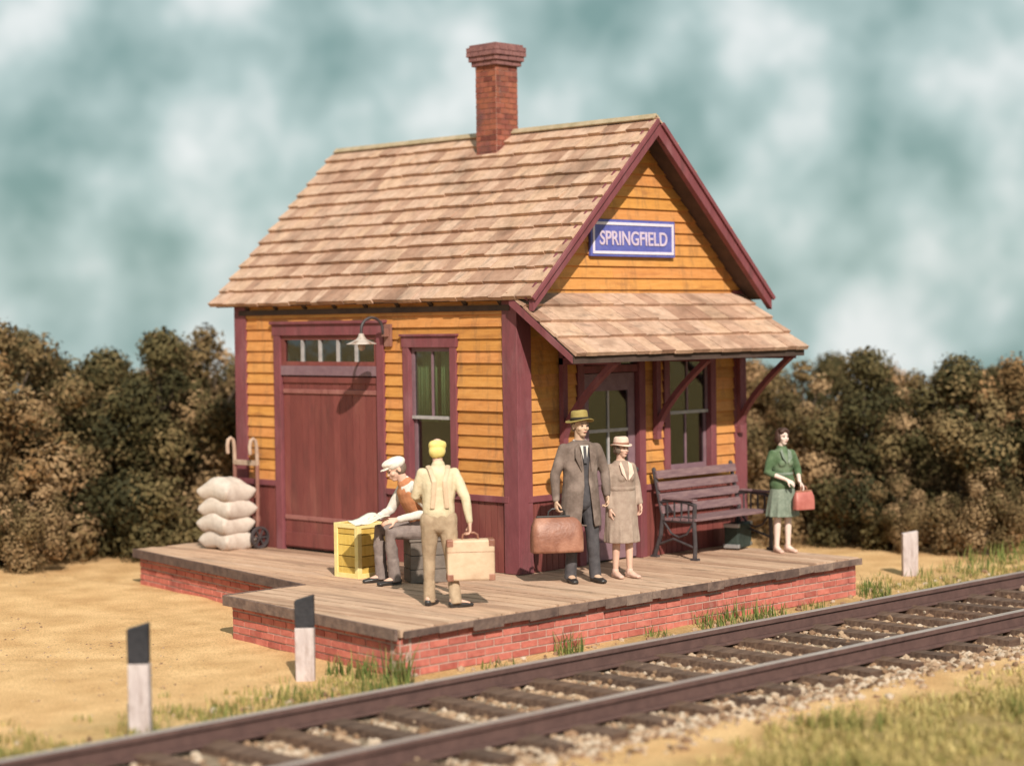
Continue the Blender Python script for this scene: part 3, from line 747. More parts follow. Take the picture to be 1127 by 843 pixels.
def sash_window(P, u0, u1, z0, z1, zm, mull_top, mull_bot, name='window', trim='plum', rail_m='frost', reflection_panel=None, header=.12):
    mb = MB(); t = .095
    B = lambda a, b, c, d, n0, n1: mb.box(P(a, n0, c), P(b, n1, d))
    B(u0 - t, u0 + .002, z0 - .002, z1, -.03, .05); B(u1 - .002, u1 + t, z0 - .002, z1, -.03, .05); B(u0 - t - .015, u1 + t + .015, z1, z1 + header, -.03, .055); B(u0 - t - .03, u1 + t + .03, z1 + header, z1 + header + .025, -.03, .075)
    wn = mb.build(name, trim, st, bevel=.004)
    mb = MB(); B(u0 - t - .03, u1 + t + .03, z0 - .06, z0 - .004, -.03, .085); mb.build('sill', trim, wn, bevel=.004)
    mb = MB(); s = .045
    for (zz0, zz1, n0, n1) in ((zm + .018, z1 - .002, -.03, .0), (z0, zm - .018, -.06, -.031)):
        B(u0 + .003, u0 + s, zz0, zz1, n0, n1); B(u1 - s, u1 - .003, zz0, zz1, n0, n1)
    B(u0 + s, u1 - s, z1 - s, z1 - .002, -.03, 0); B(u0 + s, u1 - s, z0, z0 + s * 1.3, -.06, -.031)
    mb.build('sash', 'plumgrey', wn)
    mb = MB(); B(u0 + .003, u1 - .003, zm - .0175, zm + .0175, -.055, .006); mb.build('meeting_rail', rail_m, wn)
    mb = MB()
    for k in range(1, mull_top): uu = u0 + (u1 - u0) * k / mull_top; B(uu - .014, uu + .014, zm + .018, z1 - s, -.026, -.003)
    for k in range(1, mull_bot): uu = u0 + (u1 - u0) * k / mull_bot; B(uu - .014, uu + .014, z0 + s * 1.3, zm - .018, -.055, -.033)
    if mb.v: mb.build('muntin', 'plumgrey' if trim == 'plum' and rail_m == 'frost' else 'frost', wn)
    mb = MB(); B(u0 + s - .01, u1 - s + .01, zm + .017, z1 - s + .01, -.018, -.013); B(u0 + s - .01, u1 - s + .01, z0 + s, zm - .017, -.048, -.043); mb.build('pane', 'glass', wn)
    if reflection_panel:  # folded panels added behind the glass to imitate its green reflection
        mb = MB(); n = 24; 
        for h in (0, 1):
            ua, ub = (u0, u0 + (u1 - u0) * .44) if h == 0 else (u0 + (u1 - u0) * .56, u1)
            zc = reflection_panel
            vs = []; fs = []
            for i in range(n + 1):
                u = ua + (ub - ua) * i / n; d = -.115 + .016 * math.sin(i * 1.9)
                vs += [P(u, d, zc), P(u, d, z1 + .02)]
            for i in range(n): fs.append((2 * i, 2 * i + 2, 2 * i + 3, 2 * i + 1))
            mb.add(vs, fs, .5)
        cu = mb.build('reflection_panel', 'reflection_panel', wn, smooth=True); so = cu.modifiers.new('thick', 'SOLIDIFY'); so.thickness = .004
    return wn
sash_window(PL, *WO, 1.60, 2, 1, reflection_panel=1.55)
sash_window(PG, *GO, 1.575, 2, 2, rail_m='frost')
# gable door
x0, x1, z0, z1 = GD
mb = MB(); B = lambda a, b, c, d, n0, n1: mb.box(PG(a, n0, c), PG(b, n1, d))
B(x0 - .10, x0 + .002, 0, z1, -.05, .05); B(x1 - .002, x1 + .10, 0, z1, -.05, .05); B(x0 - .12, x1 + .12, z1, z1 + .12, -.05, .055); B(x0 + .002, x1 - .002, 2.06, 2.14, -.05, .03)
frm = mb.build('door_frame', 'plum', st, bevel=.004)
mb = MB(); B(x0 + .05, x1 - .05, 2.15, z1 - .01, -.02, -.014); mb.build('pane', 'glass', frm)
mb = MB(); a, b = x0 + .02, x1 - .02
B(a, a + .11, .02, 2.05, -.05, -.01); B(b - .11, b, .02, 2.05, -.05, -.01); B(a + .11, b - .11, 1.86, 2.05, -.05, -.01); B(a + .11, b - .11, .84, 1.0, -.05, -.01); B(a + .11, b - .11, .02, .22, -.05, -.01); B(a + .11, b - .11, .22, .84, -.045, -.022)
dr = mb.build('passenger_door', 'plumgrey', st, bevel=.003)
mb = MB(); m_ = (a + b) / 2; B(m_ - .014, m_ + .014, 1.0, 1.86, -.04, -.014); B(a + .11, m_ - .014, 1.41, 1.445, -.04, -.014); B(m_ + .014, b - .11, 1.41, 1.445, -.04, -.014); mb.build('muntin', 'frost', dr)
mb = MB(); B(a + .105, b - .105, .995, 1.865, -.03, -.025); mb.build('pane', 'glass', dr)
mb = MB(); mb.tube([(b - .055, .012, .98), (b - .055, -.045, .98)], [.012, .012], 8); mb.add(*ellipsoid((b - .055, -.055, .98), (.03, .022, .03)), .5); mb.build('handle', 'ironwork', dr, smooth=True)

# station sign
sg = empty('station_sign', (1.79, -.035, 3.515)); tag(sg, 'blue station name board with pale border on the orange gable', 'sign')
SGW, SGH = .70, .20
mb = MB(); mb.box((-SGW, -.035, -SGH), (SGW, .0, SGH)); mb.build('board', 'signblue', sg, bevel=.004)
mb = MB(); q = .030; m_ = .028
for (a, b, c, d) in ((-SGW + m_, SGW - m_, SGH - m_ - q, SGH - m_), (-SGW + m_, SGW - m_, -SGH + m_, -SGH + m_ + q), (-SGW + m_, -SGW + m_ + q, -SGH + m_ + q, SGH - m_ - q), (SGW - m_ - q, SGW - m_, -SGH + m_ + q, SGH - m_ - q)): mb.box((a, -.043, c), (b, -.0345, d))
mb.build('border', 'signwhite', sg)
cu = bpy.data.curves.new('lettering', 'FONT'); cu.body = 'SPRINGFIELD'; cu.size = .225; cu.align_x = 'CENTER'; cu.align_y = 'CENTER'; cu.extrude = .004; cu.offset = .0035; cu.space_character = 1.0
to = bpy.data.objects.new('lettering_raw', cu); COL.objects.link(to); dg = bpy.context.evaluated_depsgraph_get(); dg.update()
tm = bpy.data.meshes.new_from_object(to.evaluated_get(dg)); bpy.data.objects.remove(to)
xs = [v.co.x for v in tm.vertices]; ys = [v.co.y for v in tm.vertices]
kx = 1.12 / (max(xs) - min(xs)); ky = .155 / (max(ys) - min(ys)); cx_ = (max(xs) + min(xs)) / 2; cy_ = (max(ys) + min(ys)) / 2
for v in tm.vertices: v.co = V(((v.co.x - cx_) * kx, -.0395 - v.co.z, (v.co.y - cy_) * ky))
lt = bpy.data.objects.new('lettering', tm); COL.objects.link(lt); tm.materials.clear(); tm.materials.append(M['letterpaint']); lt.parent = sg
# gooseneck lamp beside the freight door
lp = empty('wall_lamp', (-.035, 1.93, 2.50)); tag(lp, 'gooseneck lamp with pale enamel shade by the freight door', 'lamp')
mb = MB(); mb.box((-.03, -.055, -.13), (.0, .055, .12)); mb.box((-.09, -.03, -.02), (-.028, .03, .07)); mb.build('mounting_plate', 'brownwood', lp, bevel=.004)
mb = MB(); pts = []
for i in range(13):
    a = PI * i / 12; pts.append((-.25 + .155 * math.cos(a), 0, .06 + .13 * math.sin(a)))
pts = [(-.05, 0, .0), (-.09, 0, .02)] + pts + [(-.405, 0, .0)]
mb.tube(pts, [.016] * len(pts), 8); mb.build('arm', 'ironwork', lp, smooth=True)
mb = MB(); mb.lathe([(.028, .05), (.035, .02), (.055, -.01), (.10, -.035), (.165, -.062), (.168, -.068), (.15, -.066), (.09, -.045), (.02, -.03), (.0, -.03)], (-.405, 0, -.03), 24); mb.build('lamp_shade', 'enamel', lp, smooth=True)
mb = MB(); mb.add(*ellipsoid((-.405, 0, -.115), (.042, .042, .055)), .5); mb.build('bulb', 'enamel', lp, smooth=True)

# ------------------------------------------------------------------ bench
bn = empty('bench', (2.0, -.14, 0)); tag(bn, 'slatted plum grey bench with dark iron ends against the depot wall', 'bench')
BL = 1.40
for i, (yy, zz) in enumerate(((-.115, .535), (-.095, .665), (-.07, .79), (-.045, .915))):
    mb = MB(); mb.frame((.0, yy - .01, zz - .045), (BL, 0, 0), (0, .03, .004), (0, .018, .085)); mb.build('backrest_slat', 'benchwood', bn, bevel=.005)
for i in range(4):
    mb = MB(); yy = -.19 - i * .115; mb.frame((.0, yy - .05, .415 + .004 * i), (BL, 0, 0), (0, .095, 0), (0, 0, .032)); mb.build('seat_slat', 'benchwood', bn, bevel=.005)
def iron_end(x):
    mb = MB(); T = lambda pts, r=.02: mb.tube([(x, a, b) for a, b in pts], [r] * len(pts), 8)
    T([(.02, .97), (-.03, .75), (-.10, .47), (-.07, .25), (.02, .02)], .024)          # back post
    T([(-.10, .42), (-.55, .42)]); T([(-.55, .01), (-.56, .15), (-.545, .42), (-.56, .60)], .024)      # front leg
    T([(-.06, .62), (-.25, .645), (-.45, .63), (-.56, .60)], .022)                    # arm
    for i in range(4): T([(-.17 - i * .10, .43), (-.17 - i * .10, .63)], .011)       # spindles
    T([(-.02, .14), (-.25, .22), (-.55, .14)], .014)
    T([(-.12, .40), (-.22, .28), (-.33, .24), (-.44, .28), (-.53, .40)], .012)
    for a in (.02, -.55): mb.box((x - .03, a - .05, 0), (x + .03, a + .04, .025))
    mb.build('bench_end', 'ironwork', bn, smooth=False)
    mb = MB(); mb.frame((x - .035, -.57, .645), (.07, 0, 0), (0, .44, .005), (0, 0, .022)); mb.build('armrest', 'benchwood', bn, bevel=.006)
iron_end(.02); iron_end(BL - .02)

# dark case at the bench end
vc = empty('travel_case', (3.50 - .24, -.72 + .62, 0), .25)
vc.location = (3.24, -.33, 0)
tag(vc, 'dark green travel case with dull metal corners beneath the bench end', 'suitcase')
mb = MB(); mb.box((-.19, -.09, .012), (.19, .09, .30)); mb.build('body', 'greencase', vc, bevel=.02)
mb = MB()
for sx in (-1, 1):
    for zz in (.02, .255): mb.box((sx * .15, -.096, zz), (sx * .196, .096, zz + .045))
mb.build('corner', 'pewter', vc, bevel=.006)
mb = MB(); mb.tube([(-.06, 0, .295), (-.06, 0, .34), (.06, 0, .34), (.06, 0, .295)], [.01] * 4, 8); mb.build('handle', 'ironwork', vc)

# ------------------------------------------------------------------ trackside posts
def post(x, y, h, lab, tilt=0, w=.20, black=.30):
    z = gz(x, y); t = empty('trackside_post', (x, y, z - .03), rnd.uniform(-.1, .1)); t.rotation_euler = (0, tilt, -PI / 4); tag(t, lab, 'post', 'white trackside posts')
    d = .10; w2 = w / 2
    def seg(z0, z1a, z1b, j=.004):
        mb = MB(); f = lambda: rnd.uniform(-j, j)
        mb.hexa([(-w2 + f(), -d / 2, z0), (w2 + f(), -d / 2, z0), (w2 + f(), d / 2, z0), (-w2 + f(), d / 2, z0), (-w2 + f(), -d / 2, z1a), (w2 + f(), -d / 2, z1b), (w2 + f(), d / 2, z1b), (-w2 + f(), d / 2, z1a)]); return mb
    seg(0, h - black - (0 if black else .03), h - black).build('shaft', 'white_post', t, bevel=.008)
    if not black: return
    m2 = seg(h - black + .001, h - .04, h + .01); 
    m2.build('black_top', 'black_post', t, bevel=.008)
post(-6.03, -1.86, .86, 'white trackside post with black slanted top, standing alone on the sand at the left', 0, .165, .30)
post(-3.86, -1.19, .76, 'white trackside post with black slanted top, standing against the brick platform side', 0, .165, .27)
post(5.12, -1.40, .56, 'short plain dirty white post with a chipped top beyond the right platform end', 0, .175, 0)

# ------------------------------------------------------------------ sacks and hand truck
def sack(x, y, z, rz, k, lab):
    rr = random.Random(40 + k); n = 26; vs = []; fs = []
    hx, hy, th = .245, .285, .128
    for s in (1, -1):
        for i in range(n + 1):
            for j in range(n + 1):
                u, v = -1 + 2 * i / n, -1 + 2 * j / n
                e_ = max(0, (1 - abs(u) ** 4)) ** .5 * max(0, (1 - abs(v) ** 4)) ** .5
                ear = (abs(u) * abs(v)) ** 3
                pinch = 1 - .13 * (1 - abs(v) ** 2) * abs(u) ** 3 - .13 * (1 - abs(u) ** 2) * abs(v) ** 3
                X = hx * u * pinch; Y = hy * v * pinch
                Z = s * th * e_ * (1 + .18 * mnoise.noise(V((u * 1.6, v * 1.6, k * 3 + s)))) + .028 * math.sin(v * 3.3 + 1.1) + .05 * ear * (1 if k % 2 else .4) - .02 * abs(u) ** 2
                Z += .010 * mnoise.noise(V((u * 5, v * 5, k))) * e_
                vs.append((X, Y, Z))
    m_ = (n + 1) ** 2
    for i in range(n):
        for j in range(n):
            a = i * (n + 1) + j; fs.append((a, a + n + 1, a + n + 2, a + 1)); b = a + m_; fs.append((b, b + 1, b + n + 2, b + n + 1))
    mb = MB(); mb.add(vs, fs, .5); o = mb.build('sack', 'sack', None, smooth=True)
    bm = bmesh.new(); bm.from_mesh(o.data); bmesh.ops.remove_doubles(bm, verts=bm.verts, dist=.0005); bm.to_mesh(o.data); bm.free()
    o.location = (x, y, z); o.rotation_euler = (rr.uniform(-.02, .02), rr.uniform(-.02, .02), rz)
    tag(o, lab, 'sack', 'white sacks stacked on the platform')
SX, SY = -.42, 4.42
for k, lab in enumerate(('plump white sack at the bottom of the stack, lying on the deck', 'white sack second from the bottom of the stack', 'white sack second from the top of the stack', 'plump white sack on top of the stack by the hand truck')):
    sack(SX + rnd.uniform(-.02, .02), SY + rnd.uniform(-.02, .02), .125 + k * .188, rnd.uniform(-.1, .1), k, lab)
ht = empty('hand_truck', (-.15, 4.38, 0)); tag(ht, 'wooden hand truck with pale curved handles standing behind the white sacks', 'hand truck')
for s in (-1, 1):
    mb = MB(); y = s * .215; mb.tube([(-.02, y, .10), (.0, y, .55), (.0, y, .98)], [.024] * 3, 8); mb.build('side_rail', 'brownwood', ht)
    mb = MB(); pts = [(.0, y + s * 0, .98), (.0, y, 1.10), (-.005, y, 1.20), (-.02, y, 1.265), (-.055, y, 1.29), (-.09, y, 1.27), (-.105, y, 1.20), (-.10, y, 1.12)]
    pts = [(a, b - .0, c) for a, b, c in pts]
    mb.tube(pts, [.024] * len(pts), 8); mb.build('handle', 'palewood', ht, smooth=True)
    mb = MB(); n = 20
    for i in range(n):
        a0 = 2 * PI * i / n; a1 = 2 * PI * (i + 1) / n; yy = s * .265
        p = lambda a, r, q: V((-.02 + r * math.cos(a), yy + q, .13 + r * math.sin(a)))
        mb.hexa([p(a0, .105, -.02), p(a1, .105, -.02), p(a1, .105, .02), p(a0, .105, .02), p(a0, .13, -.02), p(a1, .13, -.02), p(a1, .13, .02), p(a0, .13, .02)], .5)
    for i in range(3):
        a0 = PI * i / 3; d_ = V((math.cos(a0), 0, math.sin(a0))) * .11; c_ = V((-.02, s * .265, .13)); mb.bar(c_ - d_, c_ + d_, .018, .018, up=(0, 1, 0))
    mb.build('wheel', 'ironwork', ht)
for zz, mt in ((1.0, 'palewood'), (.62, 'brownwood'), (.34, 'brownwood')):
    mb = MB(); mb.box((-.02, -.235, zz - .03), (.02, .22, zz + .03)); mb.build('crossbar', mt, ht, bevel=.005)
mb = MB(); mb.box((-.05, -.20, .0), (-.018, .20, .12)); mb.tube([(-.02, -.27, .13), (-.02, .27, .13)], [.014, .014], 8); mb.build('axle', 'ironwork', ht)

# ------------------------------------------------------------------ crate and box
cr_ = empty('crate', (-1.13, 1.22, 0), 0.0); tag(cr_, 'upright yellow crate with pale corner battens before the seated man', 'crate')
mb = MB(); cw = .19; chh = .565
for k in range(5): mb.box((-cw + .012, -cw + .012, k * chh / 5 + .004), (cw - .012, cw - .012, (k + 1) * chh / 5 - .004 - (.002 if k == 4 else 0)))
mb.build('boards', 'yellowcrate', cr_, bevel=.003)
for sx in (-1, 1):
    for sy in (-1, 1):
        mb = MB(); mb.box((sx * cw, sy * cw, 0), (sx * (cw - .055), sy * (cw - .055), chh)); mb.build('corner_batten', 'crateedge', cr_, bevel=.004)
mb = MB()
for zz in (.0, chh - .05):
    for sy in (-1, 1): mb.box((-cw + .056, sy * (cw - .0005), zz + .002), (cw - .056, sy * (cw - .02), zz + .05)); mb.box((sy * (cw - .0005), -cw + .056, zz + .002), (sy * (cw - .02), cw - .056, zz + .05))
mb.build('cross_batten', 'crateedge', cr_, bevel=.003)
sb = empty('box', (-.93, .36, 0), math.radians(60 - 90)); tag(sb, 'grey brown wooden box under the seated man', 'box')
mb = MB()
for k in range(3): mb.box((-.24, -.17, k * .14 + .003), (.24, .17, k * .14 + .137))
mb.build('boards', 'greybox', sb, bevel=.004)
mb = MB(); mb.box((-.255, -.185, .421), (.255, .185, .445)); mb.build('lid', 'greybox', sb, bevel=.005)

# ------------------------------------------------------------------ people
def lerp(a, b, t): return V(a) + (V(b) - V(a)) * t
def rotm(rx=0, ry=0, rz=0): return Matrix.Rotation(rz, 3, 'Z') @ Matrix.Rotation(ry, 3, 'Y') @ Matrix.Rotation(rx, 3, 'X')

class Person:
    """joints in a 1.75 m figure facing -Y; everything is scaled by s"""
    def __init__(s, loc, rz, height, label, pose, female=False):
        s.k = height / 1.75; s.root = empty('person', loc, rz); tag(s.root, label, 'person', 'people waiting on the platform')
        J = dict(pelvis=(0, 0, .93), waist=(0, .0, 1.08), chest=(0, .0, 1.28), neck=(0, .01, 1.455), head=(0, -.015, 1.615),
                 shR=(-.165, .0, 1.375), shL=(.165, .0, 1.375), elR=(-.235, .02, 1.12), elL=(.235, .02, 1.12), wrR=(-.245, -.03, .875), wrL=(.245, -.03, .875),
                 hipR=(-.09, 0, .90), hipL=(.09, 0, .90), knR=(-.10, -.01, .49), knL=(.10, -.01, .49), anR=(-.105, .02, .085), anL=(.105, .02, .085),
                 handR=(-.02, -.02, -1), handL=(.02, -.02, -1), toeR=(-.12, -1, 0), toeL=(.12, -1, 0), headrot=(0, 0, 0), curl=.5)
        J.update(pose)
        s.J = {k: (V(v) if isinstance(v, tuple) else v) for k, v in J.items()}; s.f = female
        s.HR = rotm(*J['headrot'])
    def hp(s, p): return s.J['head'] + s.HR @ V(p)          # point in head space
    def sc(s, pieces): return [([V(p) * s.k for p in vs], fs) for vs, fs in pieces]
    def solid(s, name, pieces, mat, voxel=.008, smooth=3, wrinkle=0, wscale=14, cut=None):
        return solid(name, s.sc(pieces), mat, s.root, voxel, smooth, wrinkle * s.k, wscale, cut)
    def hand(s, sd):
        J = s.J; wr = J['wr' + sd]; d = J['hand' + sd].normalized(); sx = -1 if sd == 'R' else 1
        el_ = J['el' + sd]
        pn = V((-sx, 0, 0)) - d * V((-sx, 0, 0)).dot(d)           # palm faces the body
        if 'palm' + sd in J: pn = J['palm' + sd] - d * J['palm' + sd].dot(d)
        pn.normalize(); ac = d.cross(pn)                            # across the palm
        if ac.dot(V((0, -1, 0))) < 0 and abs(ac.y) > .3: ac = -ac   # thumb side to the front
        out = [tube([wr - d * .02, wr + d * .03, wr + d * .085], [(.026, .02), (.034, .018), (.040, .016)], 10, ref=ac)]
        cu = J['curl']; 
        for i, (o_, ln) in enumerate(((.030, .072), (.010, .082), (-.010, .076), (-.029, .058))):
            b = wr + d * .085 + ac * o_; p = [wr + d * .06 + ac * o_ * .9, b]; a = 0; q = b
            for j, fr in enumerate((.45, .32, .23)):
                a += cu * (1.0 if j else .7); q = q + (d * math.cos(a) + pn * math.sin(a)) * ln * fr; p.append(q)
            out.append(tube(p, [.0105, .0105, .0098, .009, .008], 8))
        tb = wr + d * .03 + ac * .028; t1 = tb + (ac * .75 + d * .6 + pn * .35).normalized() * .04; t2 = t1 + (ac * .15 + d * .85 + pn * .5).normalized() * .034
        out.append(tube([wr + d * .015 + ac * .01, tb, t1, t2], [.014, .0135, .0115, .0095], 8))
        return out
    def grip(s, sd): J = s.J; d = J['hand' + sd].normalized(); return (J['wr' + sd] + d * .095) * s.k
    def leg(s, sd, a=1.0, b=0.0, top=None):
        J = s.J; h, k, n = J['hip' + sd], J['kn' + sd], J['an' + sd]
        return tube([h, lerp(h, k, .45), k, lerp(k, n, .35), n + (n - k).normalized() * b], [(.088 * a, .092 * a), (.075 * a, .078 * a), (.055 * a, .057 * a), (.052 * a, .056 * a), (.036 * a + b * .0, .038 * a)], 14)
    def arm(s, sd, a=1.0, end=1.0, cuff=None):
        J = s.J; h, k, n = J['sh' + sd], J['el' + sd], J['wr' + sd]; e_ = lerp(k, n, end)
        r = lambda q: (q * a, q * a)
        if cuff: return tube([h, lerp(h, k, .5), k], [r(.052), r(.05), (cuff, cuff)], 12, ref=(0, 1, 0))
        return tube([h, lerp(h, k, .5), k, lerp(k, n, .35), e_], [r(.046), r(.044), r(.038), r(.036), r(.027)], 12, ref=(0, 1, 0))
    def torso(s, a=1.0, low='pelvis', fem=None):
        J = s.J; sw = .165 if s.f else .185
        nk = J['neck']
        pts = [J['pelvis'] - V((0, 0, .03)), J['waist'], J['chest'], lerp(J['chest'], nk, .62), lerp(J['chest'], nk, .95)]
        rr_ = [(.155, .115), (.125 if s.f else .142, .10), (.155 if s.f else .17, .118), (sw, .095), (.07, .065)]
        return tube(pts, [(p * a, q * a) for p, q in rr_], 20)
    def body(s, mat):
        J = s.J; P = [s.torso(.93), s.arm('R', .95), s.arm('L', .95), s.leg('R', .93), s.leg('L', .93)]
        for q in ('R', 'L'): P.append(ellipsoid(lerp(J['hip' + q], J['pelvis'], .3), (.085, .09, .08)))
        P.append(tube([lerp(J['chest'], J['neck'], .8), J['neck'], s.hp((0, .01, -.04))], [(.062, .06), (.053, .055), (.052, .055)], 14))
        P += s.hand('R') + s.hand('L')
        for q in ('R', 'L'):
            n = J['an' + q]; t = J['toe' + q].normalized(); P.append(tube([n + V((0, 0, -.01)) - t * .035, n + t * .05 + V((0, 0, -.035)), n + t * .15 + V((0, 0, -.06))], [(.034, .038), (.04, .032), (.036, .018)], 10))
        HR = s.HR; E_ = lambda c, r, rot=None: ellipsoid(s.hp(c), r, HR if rot is None else HR @ rot, 16, 12)
        P += [E_((0, .012, .032), (.076, .094, .088)), E_((0, -.028, -.028), (.060, .064, .072)), E_((0, -.048, -.082), (.036, .036, .030)), E_((0, -.082, -.010), (.013, .018, .030), rotm(-.35)), E_((0, -.098, -.026), (.016, .014, .012)),
              E_((-.030, -.072, .022), (.028, .017, .010)), E_((.030, -.072, .022), (.028, .017, .010)), E_((-.042, -.058, -.025), (.024, .024, .022)), E_((.042, -.058, -.025), (.024, .024, .022)),
              E_((-.077, .012, -.005), (.010, .020, .032)), E_((.077, .012, -.005), (.010, .020, .032)), E_((0, -.086, -.058), (.022, .012, .010))]
        s.solid('person_body' if False else 'body', P, mat, .0065, 2)
        for sx in (-1, 1):
            mb = MB(); v, f = ellipsoid(s.hp((sx * .030, -.083, .004)) * s.k, (.012 * s.k, .007 * s.k, .006 * s.k), HR); mb.add(v, f, .5); mb.build('eye', 'eye', s.root, smooth=True); mb = MB()
            v, f = ellipsoid(s.hp((sx * .032, -.088, .026)) * s.k, (.020 * s.k, .006 * s.k, .004 * s.k), HR); mb.add(v, f, .5); mb.build('eyebrow', 'brownhair', s.root, smooth=True)
        mb = MB(); v, f = ellipsoid(s.hp((0, -.0965, -.058)) * s.k, (.021 * s.k, .006 * s.k, .0065 * s.k), HR); mb.add(v, f, .5); mb.build('lips', 'lips', s.root, smooth=True)
    def shoes(s, mat, heel=0):
        for q in ('R', 'L'):
            n = s.J['an' + q]; t = s.J['toe' + q].normalized(); z = -n.z
            b = lambda d, zz: n + t * d + V((0, 0, zz))
            P = [tube([b(-.045, -.048), b(.03, -.045), b(.11, -.055), b(.185, -.063)], [(.038, .036), (.042, .034), (.047, .026), (.036, .018)], 14), tube([n + V((0, 0, -.03)), n + V((0, 0, .005))], [.044, .042], 12),
                 tube([b(-.06, -.078), b(.06, -.078), b(.19, -.079)], [(.034, .008), (.042, .008), (.034, .007)], 14)]
            s.solid('shoe', P, mat, .007, 2)
    def trousers(s, mat, a=1.18, w=.004):
        J = s.J; P = [s.leg('R', a, .015), s.leg('L', a, .015)]
        for q in ('R', 'L'):
            n, k = J['an' + q], J['kn' + q]; d = (n - k).normalized(); P.append(tube([lerp(k, n, .6), n + d * .052], [.062, .064], 14, cap=False))
        P.append(tube([J['pelvis'] - V((0, 0, .08)), J['pelvis'], lerp(J['pelvis'], J['waist'], .8)], [(.13, .11), (.165, .125), (.15, .115)], 20))
        for q in ('R', 'L'): P.append(ellipsoid(lerp(J['hip' + q], J['pelvis'], .3), (.10, .105, .10)))
        s.solid('trousers', P, mat, .009, 3, w)
    def hat(s, mat, band, brim=.135, crown=.082, hgt=.115, by=.0, z0=.055, tilt=-.1, dent=.02, bend=.015):
        T = rotm(tilt); mb = MB(); c = s.hp((0, .008, z0)); A = s.HR @ T
        def put(prof, name, mat_, sx=1., sy=1.18, wavy=0):
            mb = MB(); seg = 28; vs = []; fs = []; n = len(prof)
            for r, z in prof:
                for k in range(seg):
                    a = 2 * PI * k / seg; zz = z + (wavy * (math.cos(2 * a)) * -1 * (r / brim) ** 2 if wavy else 0)
                    if dent and r < crown * .9 and z > hgt * .7: zz -= dent * (1 - r / crown) * 1.2
                    vs.append((c + A @ V((r * sx * math.cos(a), r * sy * math.sin(a), zz))) * s.k)
            for i in range(n - 1):
                for k in range(seg): fs.append((i * seg + k, i * seg + (k + 1) % seg, (i + 1) * seg + (k + 1) % seg, (i + 1) * seg + k))
            fs.append(tuple(range(seg))[::-1]); fs.append(tuple((n - 1) * seg + k for k in range(seg))); mb.add(vs, fs, .5)
            o = mb.build(name, mat_, s.root, smooth=True); return o
        h = put([(crown * .9, -.005), (brim * .97, -.006), (brim, .0), (brim * .97, .004), (crown * 1.02, .008), (crown, .03), (crown * .97, hgt * .6), (crown * .9, hgt * .88), (crown * .7, hgt), (crown * .35, hgt), (.004, hgt)], 'hat', mat, wavy=bend)
        b_ = put([(crown * 1.005, .008), (crown * 1.05, .009), (crown * 1.04, .036), (crown * .99, .037)], 'hat_band', band); b_.parent = h
        return h
    def cap(s, mat, peak=True, puff=.0, z0=.045, tilt=-.12, low=False):
        A = s.HR @ rotm(tilt); E_ = lambda c, r: ellipsoid(s.hp(c), r, A, 18, 12)
        P = [E_((0, .012, z0 + .018), (.088 + puff, .104 + puff, .066)), E_((0, -.01, z0 + .042), (.085 + puff, .10 + puff, .04))]
        if low: P.append(E_((0, .042, -.008), (.088, .080, .082)))
        if peak: P.append(E_((0, -.105, z0 + .006), (.062, .055, .008)))
        return s.solid('cap', P, mat, .0075, 3, .003)
    def hair(s, mat, extra=(), low=0):
        P = [ellipsoid(s.hp((0, .03, .034 - low)), (.084 - low * .1, .090 - low * .1, .094 - low * .3), s.HR, 18, 12)] + [ellipsoid(s.hp(c), r, s.HR) for c, r in extra]
        s.solid('hair', P, mat, .0075, 2, .004, 40)

